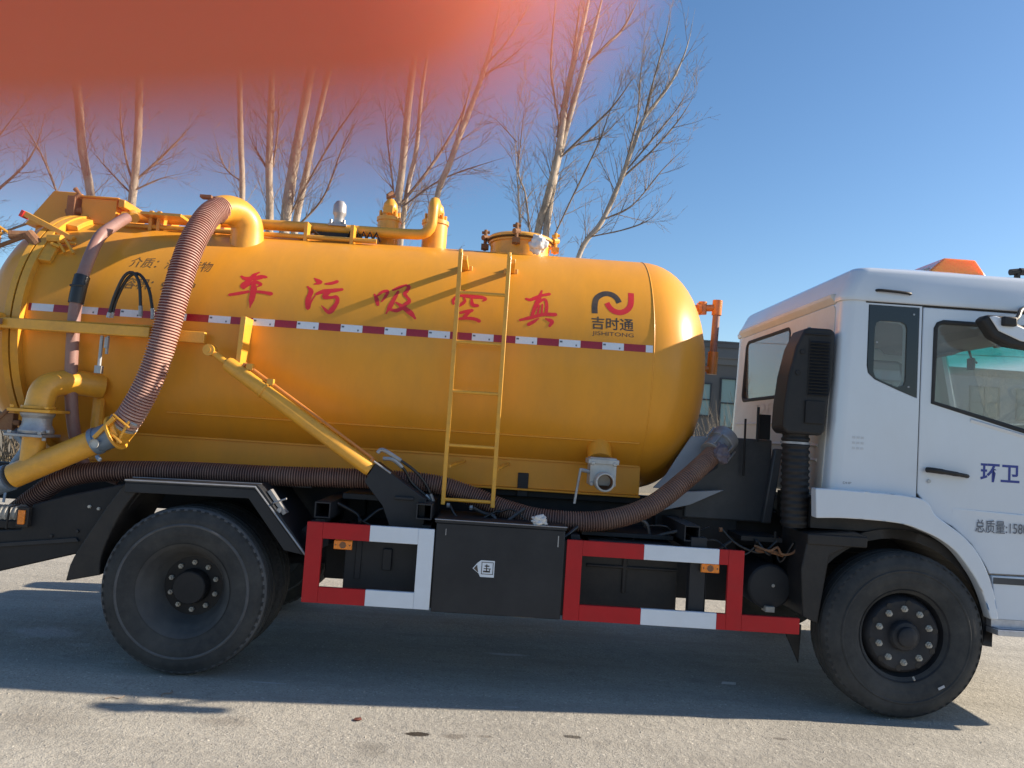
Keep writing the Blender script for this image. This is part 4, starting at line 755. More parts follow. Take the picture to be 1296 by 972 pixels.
# tool box with sticker
mb = MB(); mb.box((-.33, .0, .50), (.485, .55, 1.055)); tb = obj('tool_box', mb, BLACKB, TR, bev=.006)
mb = MB(); mb.box((-.34, -.010, 1.056), (.492, .57, 1.078)); lid = obj('lid', mb, BLACKB, tb, bev=.004)
mb = MB(); mb.tube([(-.342, -.011, 1.077), (.494, -.011, 1.077)], .0035, 6); mb.box((.44, -.003, .95), (.446, .0, 1.02)); mb.box((-.27, -.003, .98), (-.266, .0, 1.02)); obj('lid_edge', mb, STEEL, tb)
mb = MB(); mb.prism([(-.035, .735), (-.045, .755), (-.085, .785), (-.055, .822), (-.035, .838), (.052, .838), (.052, .735)], -.0025, .0, 0); sk = obj('sticker', mb, WHT, tb, smooth=0)
mb = MB()
for z0, z1, x0, x1 in ((.825, .829, -.03, .045), (.752, .756, -.03, .045), (.752, .829, -.03, -.026), (.752, .829, .041, .045), (.80, .808, -.01, .02), (.785, .79, -.015, .03), (.765, .775, -.018, .025), (.765, .815, .0, .006), (.765, .79, .02, .025)): mb.box((x0, -.0035, z0), (x1, -.0026, z1))
mb.prism([(-.048, .76), (-.078, .785), (-.058, .81)], -.0035, -.0026); obj('sticker_print', mb, DECK, sk, smooth=0)
# gear seen through the guards
mb = MB(); mb.box((-.93, .22, .50), (-.42, .7, .98)); mb.box((-1.0, .40, .78), (-.9, .6, .95)); mb.box((-.86, .21, .63), (-.82, .22, .95)); mb.box((-.68, .195, .70), (-.62, .22, .84)); obj('battery_box', mb, BLACKB, TR, bev=.008)
mb = MB(); mb.box((2.0, .5, .5), (2.3, .7, 1.2)) if False else mb.box((.61, .25, .52), (1.27, .75, .96)); mb.box((.66, .235, .80), (1.27, .25, .82)); mb.box((.9, .236, .64), (.93, .25, .95)); mb.box((.66, .20, .97), (1.22, .7, .985)); obj('urea_tank', mb, PLAST, TR, bev=.02)
mb = MB(); mb.lathe([(0, .0005), (0, .10), (.003, .135), (.012, .147), (.03, .152), (.5, .152), (.54, .14), (.55, .0005)], (1.905, .28, .735), 'y', 40); at = obj('air_tank', mb, BLACKB, TR, smooth=18)
mb = MB(); mb.lathe([(0, .012), (-.006, .010), (-.008, .0005)], (1.925, .28, .745), 'y', 12); mb.box((1.87, .25, .575), (1.93, .33, .61)); obj('drain_plug', mb, NUT, at)
mb = MB(); mb.box((1.70, .3, 1.03), (1.98, .6, 1.06)); mb.tube([(1.93, .30, 1.06), (1.93, .30, 1.10)], .010, 8); obj('valve_plate', mb, BLACK, TR)
mb = MB()
mb.tube(cr_pts([(1.78, .26, 1.005), (1.86, .2, .985), (1.92, .22, 1.01), (1.95, .22, .965), (2.02, .22, .975), (2.06, .22, 1.02)], 20), .008, 6); mb.tube(cr_pts([(1.8, .3, .97), (1.9, .26, .97), (1.98, .28, .95)], 10), .014, 6); obj('air_fittings', mb, RUST, TR)
mb = MB(); mb.box((-.95, 1.95, .48), (.55, 2.42, 1.12)); ft = obj('fuel_tank', mb, BLACKB, TR, bev=.05, seg=3)
mb = MB(); mb.box((.62, 1.98, .50), (1.28, 2.42, 1.05)); obj('battery_box', mb, BLACK, TR, bev=.01)
mb = MB(); mb.box((-1.3, .9, .62), (-.95, 1.6, 1.1)); mb.box((-.9, .9, .55), (-.2, 1.0, .95)); mb.box((-.1, .85, .5), (1.3, .95, 1.0)); mb.box((1.2, .70, .54), (1.80, .95, 1.18)); mb.box((-1.16, .72, .52), (-.9, .98, 1.1)); obj('underframe_box', mb, BLACK, TR, bev=.01)
rnd = random.Random(5)
for k in range(16):
    x = -1.05 + k * .19 + rnd.uniform(-.05, .05); y = rnd.uniform(.12, .34); z = rnd.uniform(.98, 1.15)
    if .45 < x < .5: continue
    pts = [(x, y, z)]; 
    for j in range(4): pts.append((pts[-1][0] + rnd.uniform(.03, .16), y + rnd.uniform(-.04, .05), z - abs(j - 1.5) * -.05 - rnd.uniform(0.05, .16)))
    mb = MB(); mb.tube(cr_pts(pts, 22), rnd.choice((.006, .009, .012)), 8); al = obj('air_line', mb, rnd.choice((BHOSE, BHOSE, PLAST, GREYP)), TR, smooth=60)
    mb = MB(); mb.tube([pts[0], (pts[0][0] - .02, pts[0][1], pts[0][2])], .016, 6); obj('line_fitting', mb, rnd.choice((STEEL, BLACK, RUST)), al)
# dark sheet box and grey wing in front of the tank
mb = MB(); mb.prism([(1.40, 1.12), (2.02, 1.12), (2.02, 1.72), (1.66, 1.72), (1.62, 1.50), (1.40, 1.34)], .68, 1.5); mb.prism([(1.95, 1.12), (2.02, 1.12), (2.08, 1.66), (2.02, 1.66)], .62, .675); obj('pump_housing', mb, GREYP, TR, bev=.012)
mb = MB(); mb.prism([(1.16, 1.32), (1.30, 1.32), (1.42, 1.42), (1.64, 1.68), (1.64, 1.71), (1.42, 1.71), (1.33, 1.56), (1.25, 1.42)], .655, .672); mb.prism([(1.3, 1.30), (1.66, 1.34), (1.42, 1.22), (1.2, 1.16)], .60, .650); obj('grey_wing_plate', mb, pm('light_grey_sheet', (0.32, 0.35, 0.40), 0.4, dirt=(0.25, 0.23, 0.2), dirt_amt=0.3, scale=5), TR, bev=.004)
mb = MB(); mb.tube([(1.62, .6, 1.68), (1.53, .52, 1.60)], .085, 20); mb.tube([(1.66, .62, 1.72), (1.61, .58, 1.67)], .10, 20)
for k in range(6): a = k * pi / 3; mb.tube([(1.64 + .08 * cos(a), .58 + .08 * sin(a), 1.70 - .08 * cos(a)), (1.57 + .08 * cos(a), .52 + .08 * sin(a), 1.63 - .08 * cos(a))], .008, 6)
hc = obj('hose_coupling', mb, STEEL, TR, bev=.003)
mb = MB()
mb.tube([(1.88, .6, 1.70), (1.88, .6, 1.95)], .010, 6); mb.tube([(1.80, .62, 1.45), (1.79, .60, 1.86)], .008, 6); mb.box((1.90, .62, 1.72), (1.98, .66, 1.90)); obj('post_rod', mb, BLACK, TR)

# yellow discharge piping at the rear
def tubeobj(name, pts, r, mat, parent=TR, n=24, seg=20, **k):
    mb = MB(); mb.tube(cr_pts(pts, n) if len(pts) > 2 else pts, r, seg); return obj(name, mb, mat, parent, smooth=60, **k)
rp = tubeobj('discharge_elbow', [(-2.72, .45, 1.78), (-2.86, .32, 1.79), (-2.95, .19, 1.74), (-2.97, .16, 1.60)], .085, YEL2)
tubeobj('discharge_pipe', [(-2.975, .16, 1.43), (-2.98, .16, 1.20)], .070, YEL2)
tubeobj('slanted_pipe', [(-3.08, .15, 1.16), (-2.56, .15, 1.425)], .080, YEL2)
mb = MB(); mb.box((-3.10, .04, 1.578), (-2.83, .28, 1.598)); mb.tube([(-2.97, .16, 1.60), (-2.97, .16, 1.62)], .10, 20); bolts(mb, [(-3.08, .06, 1.60), (-2.86, .06, 1.60)], 'z', .014, -.02); obj('valve_flange', mb, YEL2, TR, bev=.003)
mb = MB(); mb.lathe([(1.44, .0005), (1.44, .10), (1.46, .105), (1.50, .085), (1.54, .085), (1.56, .10), (1.577, .10), (1.577, .0005)], (-2.97, .16, 0), 'z', 24); mb.box((-3.11, .05, 1.42), (-2.87, .27, 1.438)); bolts(mb, [(-3.08, .06, 1.438), (-2.89, .06, 1.438), (-2.86, .1, 1.45)], 'z', .014, -.02); bolts(mb, [(-2.87, .08, 1.42), (-3.07, .07, 1.42)], 'z', .014, .02); obj('gate_valve', mb, STEEL, TR, bev=.003)
mb = MB(); ax = Vector((.52, 0, .265)).normalized(); a = Vector((-2.56, .15, 1.425)); rot = Matrix.Rotation(-math.atan2(.265, .52), 3, 'Y')
mb.tube([a - ax * .03, a + ax * .0, a + ax * .001, a + ax * .10], [.09, .09, .082, .086], 24); mb.tube([a + Vector((.03, -.085, -.02)), a + Vector((.03, -.105, -.02))], .022, 12); mb.tube([a + Vector((.04, -.08, -.10)), a + Vector((.07, -.10, -.12))], .014, 8)
obj('ball_coupling', mb, BLUEG, TR, bev=.002)
mb = MB(); b = a + ax * .11
mb.tube([b, b + ax * .018], .118, 24); mb.tube([b + ax * .02, b + ax * .05], .092, 24)
hd = (Vector(HOSE['big'][-2]) - Vector(HOSE['big'][-1])).normalized(); e = Vector(HOSE['big'][-1])
mb.tube([e - hd * .06, e + hd * .0], .096, 24); mb.tube([b + ax * .03, (b + e) / 2 + Vector((0, 0, -.01)), e - hd * .04], .078, 20)
mb.box((-2.50, .05, 1.42), (-2.475, .09, 1.60), rot=Matrix.Rotation(R_(40), 3, 'Y')); mb.tube([(-2.40, .07, 1.42), (-2.34, .07, 1.56)], .010, 6); mb.tube([(-2.47, .06, 1.50), (-2.37, .06, 1.42)], .010, 6); mb.tube([(-2.44, .06, 1.60), (-2.33, .06, 1.52)], .008, 6)
cp = obj('hose_clamp_coupling', mb, YEL2, TR, bev=.002)
mb = MB(); mb.tube([e - hd * .01, e + hd * .015], .094, 20); mb.tube([e + Vector((.06, -.09, .02)), e + Vector((.13, -.09, 0))], .010, 6); mb.lathe([(0, .03), (.012, .03), (.012, .0005)], tuple(a + Vector((.03, -.118, -.02))), 'y', 16); obj('clamp_band', mb, GALV, cp)
mb = MB(); mb.tube(cr_pts([(-3.6, .18, 1.03), (-3.3, .17, 1.08), (-3.10, .15, 1.15)], 12), .088, 20)
mb.tube(cr_pts([(-3.35, .3, 1.5), (-3.2, .25, 1.46), (-3.06, .22, 1.36), (-3.12, .22, 1.22)], 14), .035, 12)
for q in (-.02, .05): mb.tube([(-3.12 + q, .07, 1.06), (-3.12 + q, .06, 1.00)], .008, 6)
obj('rear_coupling_pipe', mb, BLUEG, TR, smooth=50)
mb = MB(); mb.tube([(-3.5, .2, 1.52), (-3.1, .2, 1.5)], .02, 8); mb.box((-3.25, .18, 1.45), (-3.14, .24, 1.56)); mb.tube([(-3.3, .18, 1.44), (-3.18, .18, 1.58)], .015, 6); mb.box((-3.42, .2, 1.55), (-3.32, .25, 1.62)); obj('valve_actuator', mb, RUST, TR, bev=.004)
mb = MB(); mb.tube([(-2.62, .37, 1.35), (-2.72, .42, 1.5), (-2.76, .5, 1.7)], .04, 10); obj('pipe_stay', mb, YEL2, TR)
# horizontal arm with bracket across the rear of the barrel
mb = MB(); mb.box((-3.30, .18, 2.115), (-2.315, .24, 2.185)); mb.prism([(-3.30, 2.186), (-2.31, 2.20), (-2.31, 2.186)], .20, .235); arm = obj('door_arm', mb, YEL2, TR, bev=.018, seg=3)
mb = MB(); mb.box((-3.50, .16, 2.10), (-3.302, .26, 2.22)); mb.box((-3.45, .16, 1.5), (-3.36, .20, 2.10)); mb.box((-2.62, .24, 2.13), (-2.56, .40, 2.17)); obj('arm_hinge', mb, YEL2, arm, bev=.01)
mb = MB(); mb.box((-3.32, .150, 2.135), (-3.26, .16, 2.175)); obj('hinge_pin', mb, RUST, arm)
mb = MB(); mb.box((-2.30, .26, 2.11), (-1.985, .30, 2.185)); mb.box((-2.30, .30, 2.12), (-2.26, .39, 2.17)); obj('arm_bracket', mb, YEL2, TR, bev=.003)
mb = MB(); mb.tube([(-2.64, .22, 2.11), (-2.64, .22, 1.88)], .012, 8); mb.tube([(-2.60, .22, 2.11), (-2.60, .22, 1.99)], .010, 8); mb.tube([(-2.60, .21, 2.10), (-2.60, .21, 2.03)], .016, 8); mb.box((-2.66, .2, 1.86), (-2.62, .24, 1.91)); obj('check_valve', mb, STEEL, TR)
mb = MB(); mb.prism([(-1.745, 1.96), (-1.735, 2.30), (-1.70, 2.30), (-1.715, 1.96)], .20, .40); obj('cylinder_bracket', mb, YEL2, TR, bev=.002)
# hydraulic ram
A = Vector((-1.80, .20, 1.985)); B = Vector((-.80, .20, 1.345)); d = (B - A).normalized(); U_ = Vector((-d.z, 0, d.x)); U_ = U_ if U_.z > 0 else -U_
mb = MB(); mb.tube([A, A + d * .02, B - d * .02, B], [.042, .05, .05, .044], 24); ram = obj('hydraulic_ram', mb, YEL2, TR, smooth=50)
mb = MB(); mb.tube([A - d * .12, A], .022, 12); mb.tube([A + d * .30, A + d * .315], .056, 20); mb.lathe([(-.03, .0005), (-.03, .038), (.04, .038), (.04, .0005)], tuple(A - d * .14 + Vector((0, 0, .0))), 'y', 20); mb.lathe([(-.036, .0005), (-.036, .018), (-.03, .018)], tuple(A - d * .14), 'y', 12); obj('ram_eye', mb, YEL2, ram)
mb = MB(); o1 = U_ * .068; mb.tube([A + d * .10 + o1, B - d * .03 + o1], .010, 8); mb.tube([A + d * .10 + o1, A + d * .10], .012, 8); mb.tube([B - d * .03 + o1, B - d * .03], .016, 8); obj('ram_pipe', mb, COPPER, ram)
mb = MB()
for q in (.14, .31): mb.box(tuple(A + d * q + U_ * .06 - Vector((.015, .02, .012))), tuple(A + d * q + U_ * .08 + Vector((.015, .02, .012))))
obj('pipe_clip', mb, YEL2, ram)
mb = MB(); mb.prism([(-.83, 1.27), (-.76, 1.40), (-.62, 1.31), (-.42, 1.18), (-.42, .98), (-.64, .98), (-.70, 1.12)], .15, .30); mb.prism([(-.62, 1.19), (-.50, 1.19), (-.50, 1.17), (-.62, 1.17)], .12, .149); rb = obj('ram_mount', mb, BLACKB, TR, bev=.005)
mb = MB(); mb.tube([(-.775, .145, 1.405), (-.66, .145, 1.335)], .006, 6); obj('mount_edge', mb, STEEL, rb)

# top of the tank: elbow, manifold pipe, valves, manhole
mb = MB(); pe = cr_pts([(-1.945, .80, 2.86), (-1.945, .80, 2.98), (-1.955, .78, 3.07), (-2.0, .73, 3.125), (-2.055, .66, 3.13), (-2.10, .60, 3.105)], 26)
mb.tube(pe, [.125 - .025 * i / 25 for i in range(26)], 28); ve = obj('suction_elbow', mb, YEL2, TR, smooth=60)
mb = MB(); mb.tube([pe[-1], pe[-1] + (pe[-1] - pe[-3]).normalized() * .025], .100, 24); mb.box((-2.20, .50, 3.165), (-2.12, .56, 3.185)); obj('elbow_clamp', mb, RUST, ve)
mb = MB(); mb.tube(cr_pts([(-3.0, 1.05, 3.118), (-1.9, 1.05, 3.136), (-1.2, 1.05, 3.138), (-.76, 1.05, 3.142), (-.66, 1.05, 3.155), (-.612, 1.05, 3.21), (-.603, 1.05, 3.30), (-.600, 1.06, 3.38), (-.598, 1.10, 3.425), (-.597, 1.17, 3.43)], 70), .041, 18)
mf = obj('top_manifold_pipe', mb, YEL2, TR, smooth=60)
mb = MB(); mb.tube([(-2.9, .9, 3.02), (-1.0, .9, 3.03)], .018, 10)
for x in (-2.72, -2.66, -2.25, -1.55, -1.2): mb.box((x, .88, 2.98), (x + .025, 1.22, 3.14))
mb.box((-2.75, .8, 3.09), (-2.45, .95, 3.11)); obj('pipe_support', mb, YEL2, TR)
mb = MB(); mb.tube([(-2.98, 1.16, 3.172), (-2.80, .82, 3.06)], .038, 14); obj('tube_connector', mb, YEL2, TR, smooth=60)
mb = MB(); mb.lathe([(3.17, .0005), (3.17, .055), (3.19, .055), (3.19, .04), (3.24, .04), (3.26, .052), (3.27, .052), (3.33, .050), (3.36, .03), (3.362, .0005)], (-1.33, 1.05, 0), 'z', 20); mb.box((-1.40, .99, 3.155), (-1.26, 1.11, 3.172)); bolts(mb, [(-1.38, 1.0, 3.172), (-1.28, 1.0, 3.172)], 'z', .012, -.03); obj('breather_valve', mb, STEEL, mf, smooth=40)
for x, w_, zt, r in ((-.965, .19, 3.27, .088), (-.595, .20, 3.27, .095)):
    v = bpy.data.objects.new('relief_valve', None); COL.objects.link(v); v.parent = TR
    mb = MB(); mb.lathe([(3.0, r * 1.05), (zt, r * 1.05), (zt, r * 1.15), (zt + .03, r * 1.15), (zt + .03, r * .9), (zt + .032, .0005)], (x, 1.22, 0), 'z', 28); obj('valve_body', mb, YEL2, v, smooth=40)
    mb = MB(); mb.lathe([(zt + .03, r * .78), (zt + .07, r * .72), (zt + .085, r * .62), (zt + .10, r * .7), (zt + .15, r * .6), (zt + .185, r * .3), (zt + .19, .0005)], (x, 1.22, 0), 'z', 24)
    for k in range(6): a_ = k * pi / 3 + .3; mb.tube([(x + r * .85 * cos(a_), 1.22 + r * .85 * sin(a_), zt + .03), (x + r * .85 * cos(a_), 1.22 + r * .85 * sin(a_), zt + .085)], .011, 8)
    mb.box((x - .035, 1.12, zt + .05), (x + .035, 1.16, zt + .11)); obj('valve_cap', mb, YEL2, v, smooth=40)
mb = MB(); mb.tube([(-.97, 1.22, 3.44), (-.99, 1.22, 3.49), (-.96, 1.24, 3.52)], .018, 8); mb.tube([(-1.0, 1.2, 3.46), (-.93, 1.2, 3.48)], .012, 6); obj('valve_pin', mb, RUST, TR)
mb = MB(); mb.box((-1.5, 1.0, 3.03), (-1.14, 1.06, 3.10)); mb.tube([(-1.62, .98, 3.02), (-1.50, .98, 3.10), (-1.45, .98, 3.06)], .010, 6)
for k in range(5): mb.tube([(-1.25 + k * .05, .99, 3.05), (-1.22 + k * .05, .99, 3.12), (-1.19 + k * .05, .99, 3.05)], .009, 6)
obj('tank_top_fittings', mb, BLACKB, TR)
mh = bpy.data.objects.new('manhole', None); COL.objects.link(mh); mh.parent = TR
mb = MB(); mb.lathe([(3.0, .24), (3.155, .24), (3.155, .255), (3.175, .255), (3.175, .22)], (.10, 1.25, 0), 'z', 40); obj('manhole_collar', mb, YEL2, mh)
mb = MB(); mb.lathe([(3.177, .27), (3.20, .27), (3.215, .25), (3.235, .12), (3.24, .0005)], (.10, 1.25, 0), 'z', 40); mb.lathe([(3.177, .27), (3.177, .0005)], (.10, 1.25, 0), 'z', 40); obj('manhole_lid', mb, YEL2, mh)
mb = MB(); mb.lathe([(3.170, .262), (3.182, .274), (3.19, .262)], (.10, 1.25, 0), 'z', 40); obj('lid_gasket', mb, BHOSE, mh)
for a_ in (180, 262, 350, 90, 40):
    x, y = .10 + .285 * cos(R_(a_)), 1.25 + .285 * sin(R_(a_)); mb = MB(); mb.tube([(x, y, 3.10), (x, y, 3.27)], .014, 8); mb.tube([(x - .03, y, 3.245), (x + .03, y + .01, 3.255)], .013, 6); mb.tube([(x - .02, y - .02, 3.20), (x + .02, y + .02, 3.21)], .022, 8); mb.box((x - .03, y - .03, 3.11), (x + .03, y + .03, 3.15)); obj('lid_clamp', mb, RUST if a_ in (180, 262) else YEL2, mh)
# rear top box, sloping plate, latches
mb = MB(); mb.prism([(-3.78, 3.02), (-3.58, 3.30), (-3.38, 3.30), (-3.30, 3.24), (-3.30, 3.02)], 1.1, 1.5); mb.prism([(-3.74, 2.9), (-3.72, 3.02), (-3.36, 3.05), (-3.36, 2.9)], 1.15, 1.4); obj('rear_hood', mb, YEL, TR, bev=.006)
mb = MB(); mb.box((-3.31, 1.02, 3.04), (-3.04, 1.5, 3.24)); mb.box((-3.34, 1.0, 3.24), (-3.02, 1.52, 3.255)); mb.box((-3.02, 1.0, 3.18), (-2.97, 1.3, 3.24)); obj('hinge_box', mb, YEL, TR, bev=.006)
mb = MB(); mb.tube([(-3.38, 1.0, 3.2), (-3.32, 1.0, 3.26), (-3.36, 1.0, 3.30)], .02, 8); mb.tube([(-3.42, 1.02, 3.12), (-3.3, 1.02, 3.14)], .025, 8); mb.box((-3.40, .98, 3.08), (-3.34, 1.08, 3.24)); obj('hinge_knuckle', mb, RUST, TR, bev=.004)
lt = bpy.data.objects.new('door_latch', None); COL.objects.link(lt); lt.parent = TR
mb = MB(); mb.box((-3.50, .60, 2.885), (-3.10, .66, 2.925), rot=Matrix.Rotation(R_(24), 3, 'Y')); mb.tube([(-3.42, .58, 2.80), (-3.06, .55, 2.78)], .012, 8); obj('latch_arm', mb, YEL2, lt, bev=.005)
mb = MB(); mb.box((-3.50, .59, 2.955), (-3.475, .67, 3.005), rot=Matrix.Rotation(R_(24), 3, 'Y')); obj('latch_tip', mb, DECR, lt, bev=.003)
mb = MB(); mb.tube([(-3.50, .50, 2.80), (-3.36, .55, 2.82)], .03, 10); mb.tube([(-3.38, .52, 2.82), (-3.30, .52, 2.74)], .04, 10); mb.tube([(-3.75, .48, 2.62), (-3.55, .5, 2.72), (-3.40, .52, 2.80)], .016, 8); obj('latch_joint', mb, RUST, lt)
mb = MB()
for dx in (0, .06): mb.tube([(-3.18 + dx, .52, 2.80), (-3.10 + dx, .50, 2.70)], .010, 6)
mb.tube([(-3.24, .53, 2.80), (-3.14, .52, 2.80)], .03, 8); mb.tube([(-3.2, .5, 2.76), (-3.14, .5, 2.74)], .012, 6)
mb.tube([(-3.75, .5, 2.90), (-3.62, .5, 2.88), (-3.52, .52, 2.82)], .010, 6); mb.tube([(-3.75, .5, 2.86), (-3.55, .5, 2.80)], .010, 6); mb.tube([(-3.75, .52, 2.92), (-3.66, .52, 2.92), (-3.58, .52, 2.84), (-3.58, .52, 2.70)], .012, 6)
obj('latch_rods', mb, YEL2, lt)
# valve near the tank front, sight pipe on the front head
mb = MB(); mb.tube([(.745, .60, 1.62), (.745, .52, 1.50)], .085, 20); obj('outlet_neck', mb, YEL, TR, smooth=50)
mb = MB(); mb.box((.66, .34, 1.33), (.84, .50, 1.52)); mb.box((.645, .33, 1.475), (.855, .51, 1.51)); mb.lathe([(-.0, .068), (-.09, .066), (-.095, .058), (-.095, .050), (.02, .048), (.02, .0005)], (.755, .34, 1.36), 'y', 28)
for dx, dz in ((-.075, .13), (.075, .13), (-.075, -.03 + .02), (.075, -.01)): mb.lathe([(0, .016), (-.02, .014), (-.02, .0005)], (.75 + dx, .34, 1.35 + dz), 'y', 8)
ov = obj('outlet_valve', mb, GALV, TR, bev=.006)
mb = MB(); mb.lathe([(-.0952, .0495), (.015, .047)], (.755, .34, 1.36), 'y', 28); mb.lathe([(.014, .047), (.014, .0005)], (.755, .34, 1.36), 'y', 28); obj('valve_bore', mb, RUST, ov)
mb = MB(); mb.tube([(.66, .36, 1.42), (.595, .34, 1.43)], .014, 8); mb.tube([(.595, .335, 1.44), (.565, .33, 1.20)], .009, 8); obj('valve_lever', mb, STEEL, ov)
mb = MB(); mb.tube([(1.50, 1.22, 2.74), (1.72, 1.22, 2.76)], .028, 12); mb.tube([(1.72, 1.22, 2.82), (1.715, 1.22, 2.70)], .040, 12); mb.tube([(1.705, 1.22, 2.40), (1.70, 1.22, 2.22)], .042, 12); mb.tube([(1.56, 1.22, 2.26), (1.70, 1.22, 2.26)], .026, 12); mb.tube([(1.60, 1.22, 2.70), (1.60, 1.22, 2.80)], .035, 12); mb.tube([(1.56, 1.22, 2.74), (1.585, 1.22, 2.742)], .05, 12); sp_ = obj('sight_pipe', mb, COPPER, TR, smooth=50)
mb = MB(); mb.tube([(1.715, 1.22, 2.70), (1.705, 1.22, 2.40)], .030, 12); obj('sight_tube', mb, THIN, sp_, smooth=50)

# ------------------------------------------------------------------ cab
CB = bpy.data.objects.new('cab', None); COL.objects.link(CB); CB.parent = TR
def ring(x0, x1, y0, y1, r0, r1, z, n=6):
    """rounded outline at height z: r0 rear corners, r1 front corners"""
    p = []
    for (cx, cy, r, a) in ((x1 - r1, y1 - r1, r1, 0), (x0 + r0, y1 - r0, r0, 90), (x0 + r0, y0 + r0, r0, 180), (x1 - r1, y0 + r1, r1, 270)):
        for i in range(n + 1): t = R_(a + 90 * i / n); p.append((cx + r * cos(t), cy + r * sin(t), z))
    return p
def loft(rings, cap=True):
    mb = MB(); n = len(rings[0])
    for r in rings: mb.v += r
    for i in range(len(rings) - 1):
        for k in range(n): k2 = (k + 1) % n; mb.f.append((i * n + k, i * n + k2, (i + 1) * n + k2, (i + 1) * n + k)); mb.m.append(0)
    if cap: mb.f.append(tuple(range(n))[::-1]); mb.m.append(0); o = (len(rings) - 1) * n; mb.f.append(tuple(range(o, o + n))); mb.m.append(0)
    return mb
Y0, Y1 = .078, 2.33
def sec(z, e=0.0):
    """cab plan at height z shrunk by e"""
    x0 = 2.19 + .05 * min(1, max(0, (z - 1.4) / 1.2)); x1 = 4.30 - (.0 if z < 1.95 else (z - 1.95) * .26)
    return ring(x0 + e, x1 - e, Y0 + e, Y1 - e, .08, .20, z)
outer = loft([sec(1.37), sec(1.95), sec(2.3), sec(2.672)])
body = obj('cab_body', outer, [WHITE], CB)
inner_ = loft([sec(1.30, .05), sec(1.95, .05), sec(2.3, .05), sec(2.8, .05)])
cut(body, inner_)
qwin = [(2.445, 2.50), (2.455, 2.53), (2.48, 2.545), (2.62, 2.545), (2.65, 2.53), (2.66, 2.50), (2.66, 2.16), (2.65, 2.13), (2.62, 2.115), (2.60, 2.115), (2.50, 2.15), (2.46, 2.17), (2.445, 2.21)]
dwin = [(2.845, 2.03), (2.85, 2.52), (2.865, 2.55), (2.90, 2.565), (3.75, 2.565), (3.80, 2.54), (3.97, 2.0), (3.96, 1.83), (3.90, 1.80), (3.75, 1.81), (3.3, 1.92)]
c = MB(); c.prism(qwin, -.1, .3); cut(body, c)
c = MB(); c.prism(dwin, -.1, .3); cut(body, c)
c = MB(); c.prism([(2.85, 2.0), (2.85, 2.56), (3.75, 2.56), (3.80, 2.54), (3.92, 2.0), (3.90, 1.80)], 2.2, 2.6); cut(body, c)
c = MB(); c.prism(qwin, 2.2, 2.6); cut(body, c)
rwin = rrect(.98, 2.07, 2.02, 2.60, .06); c = MB(); c.prism([(p[0], p[1]) for p in rwin], 2.0, 2.5, ax='x'); cut(body, c)
c = MB(); c.prism([(.35, 1.98), (2.15, 1.98), (2.10, 2.66), (.40, 2.66)], 3.9, 4.6, ax='x'); cut(body, c)
# floor + dash + seats inside
mb = MB(); mb.box((2.30, .16, 1.34), (4.2, 2.24, 1.42)); obj('cab_floor', mb, DASH, CB)
mb = MB(); mb.prism([(3.75, 1.42), (3.85, 1.85), (4.12, 1.88), (4.2, 1.42)], .16, 2.24); obj('dashboard', mb, DASH, CB, bev=.03)
for y in (.45, 1.75):
    st_ = bpy.data.objects.new('seat', None); COL.objects.link(st_); st_.parent = CB
    mb = MB(); mb.box((2.95, y, 1.5), (3.45, y + .5, 1.68)); obj('seat_cushion', mb, LINING, st_, bev=.05)
    mb = MB(); mb.box((2.80, y + .02, 1.66), (2.93, y + .48, 2.22 - .35 * (y < 1)), rot=Matrix.Rotation(R_(-8), 3, 'Y')); obj('seat_back', mb, LINING, st_, bev=.05)
mb = MB(); sw = [Vector((3.62 + .10 * sin(t) , 2.0 + .23 * cos(t), 1.93 + .19 * sin(t))) for t in [2 * pi * i / 32 for i in range(32)]]; mb.tube(sw, .016, 8, closed=True); mb.tube([(3.64, 2.0, 1.93), (3.85, 2.0, 1.78)], .03, 10); mb.tube([sw[0], (3.64, 2.0, 1.93), sw[16]], .015, 6); obj('steering_wheel', mb, DASH, CB)
mb = MB(); mb.prism([(3.55, 2.66), (3.98, 2.68), (4.02, 2.62), (3.98, 2.60), (3.60, 2.61)], .2, 2.22); mb.box((2.3, .18, 2.66), (3.9, 2.24, 2.69)); obj('headliner', mb, LINING, CB)
mb = MB(); mb.prism([(3.80, 2.56), (3.96, 2.63), (3.97, 2.615), (3.81, 2.545)], .35, .95); mb.prism([(3.80, 2.56), (3.96, 2.63), (3.97, 2.615), (3.81, 2.545)], 1.5, 2.1); obj('sun_visor', mb, pm('brown_visor', (0.13, 0.09, 0.07), 0.8), CB)
mb = MB(); mb.prism([(3.38, .02), (3.52, .02), (3.52, .3), (3.38, .3)], 0, .1)
# inner mirror bracket on far side (hangs outside the windscreen corner)
mb = MB(); mb.tube(cr_pts([(4.02, 1.62, 2.66), (4.04, 1.60, 2.55), (4.06, 1.55, 2.50)], 8), .012, 6); mb.box((4.0, 1.52, 2.44), (4.03, 1.60, 2.54)); obj('inside_mirror', mb, PLAST, CB, bev=.01)
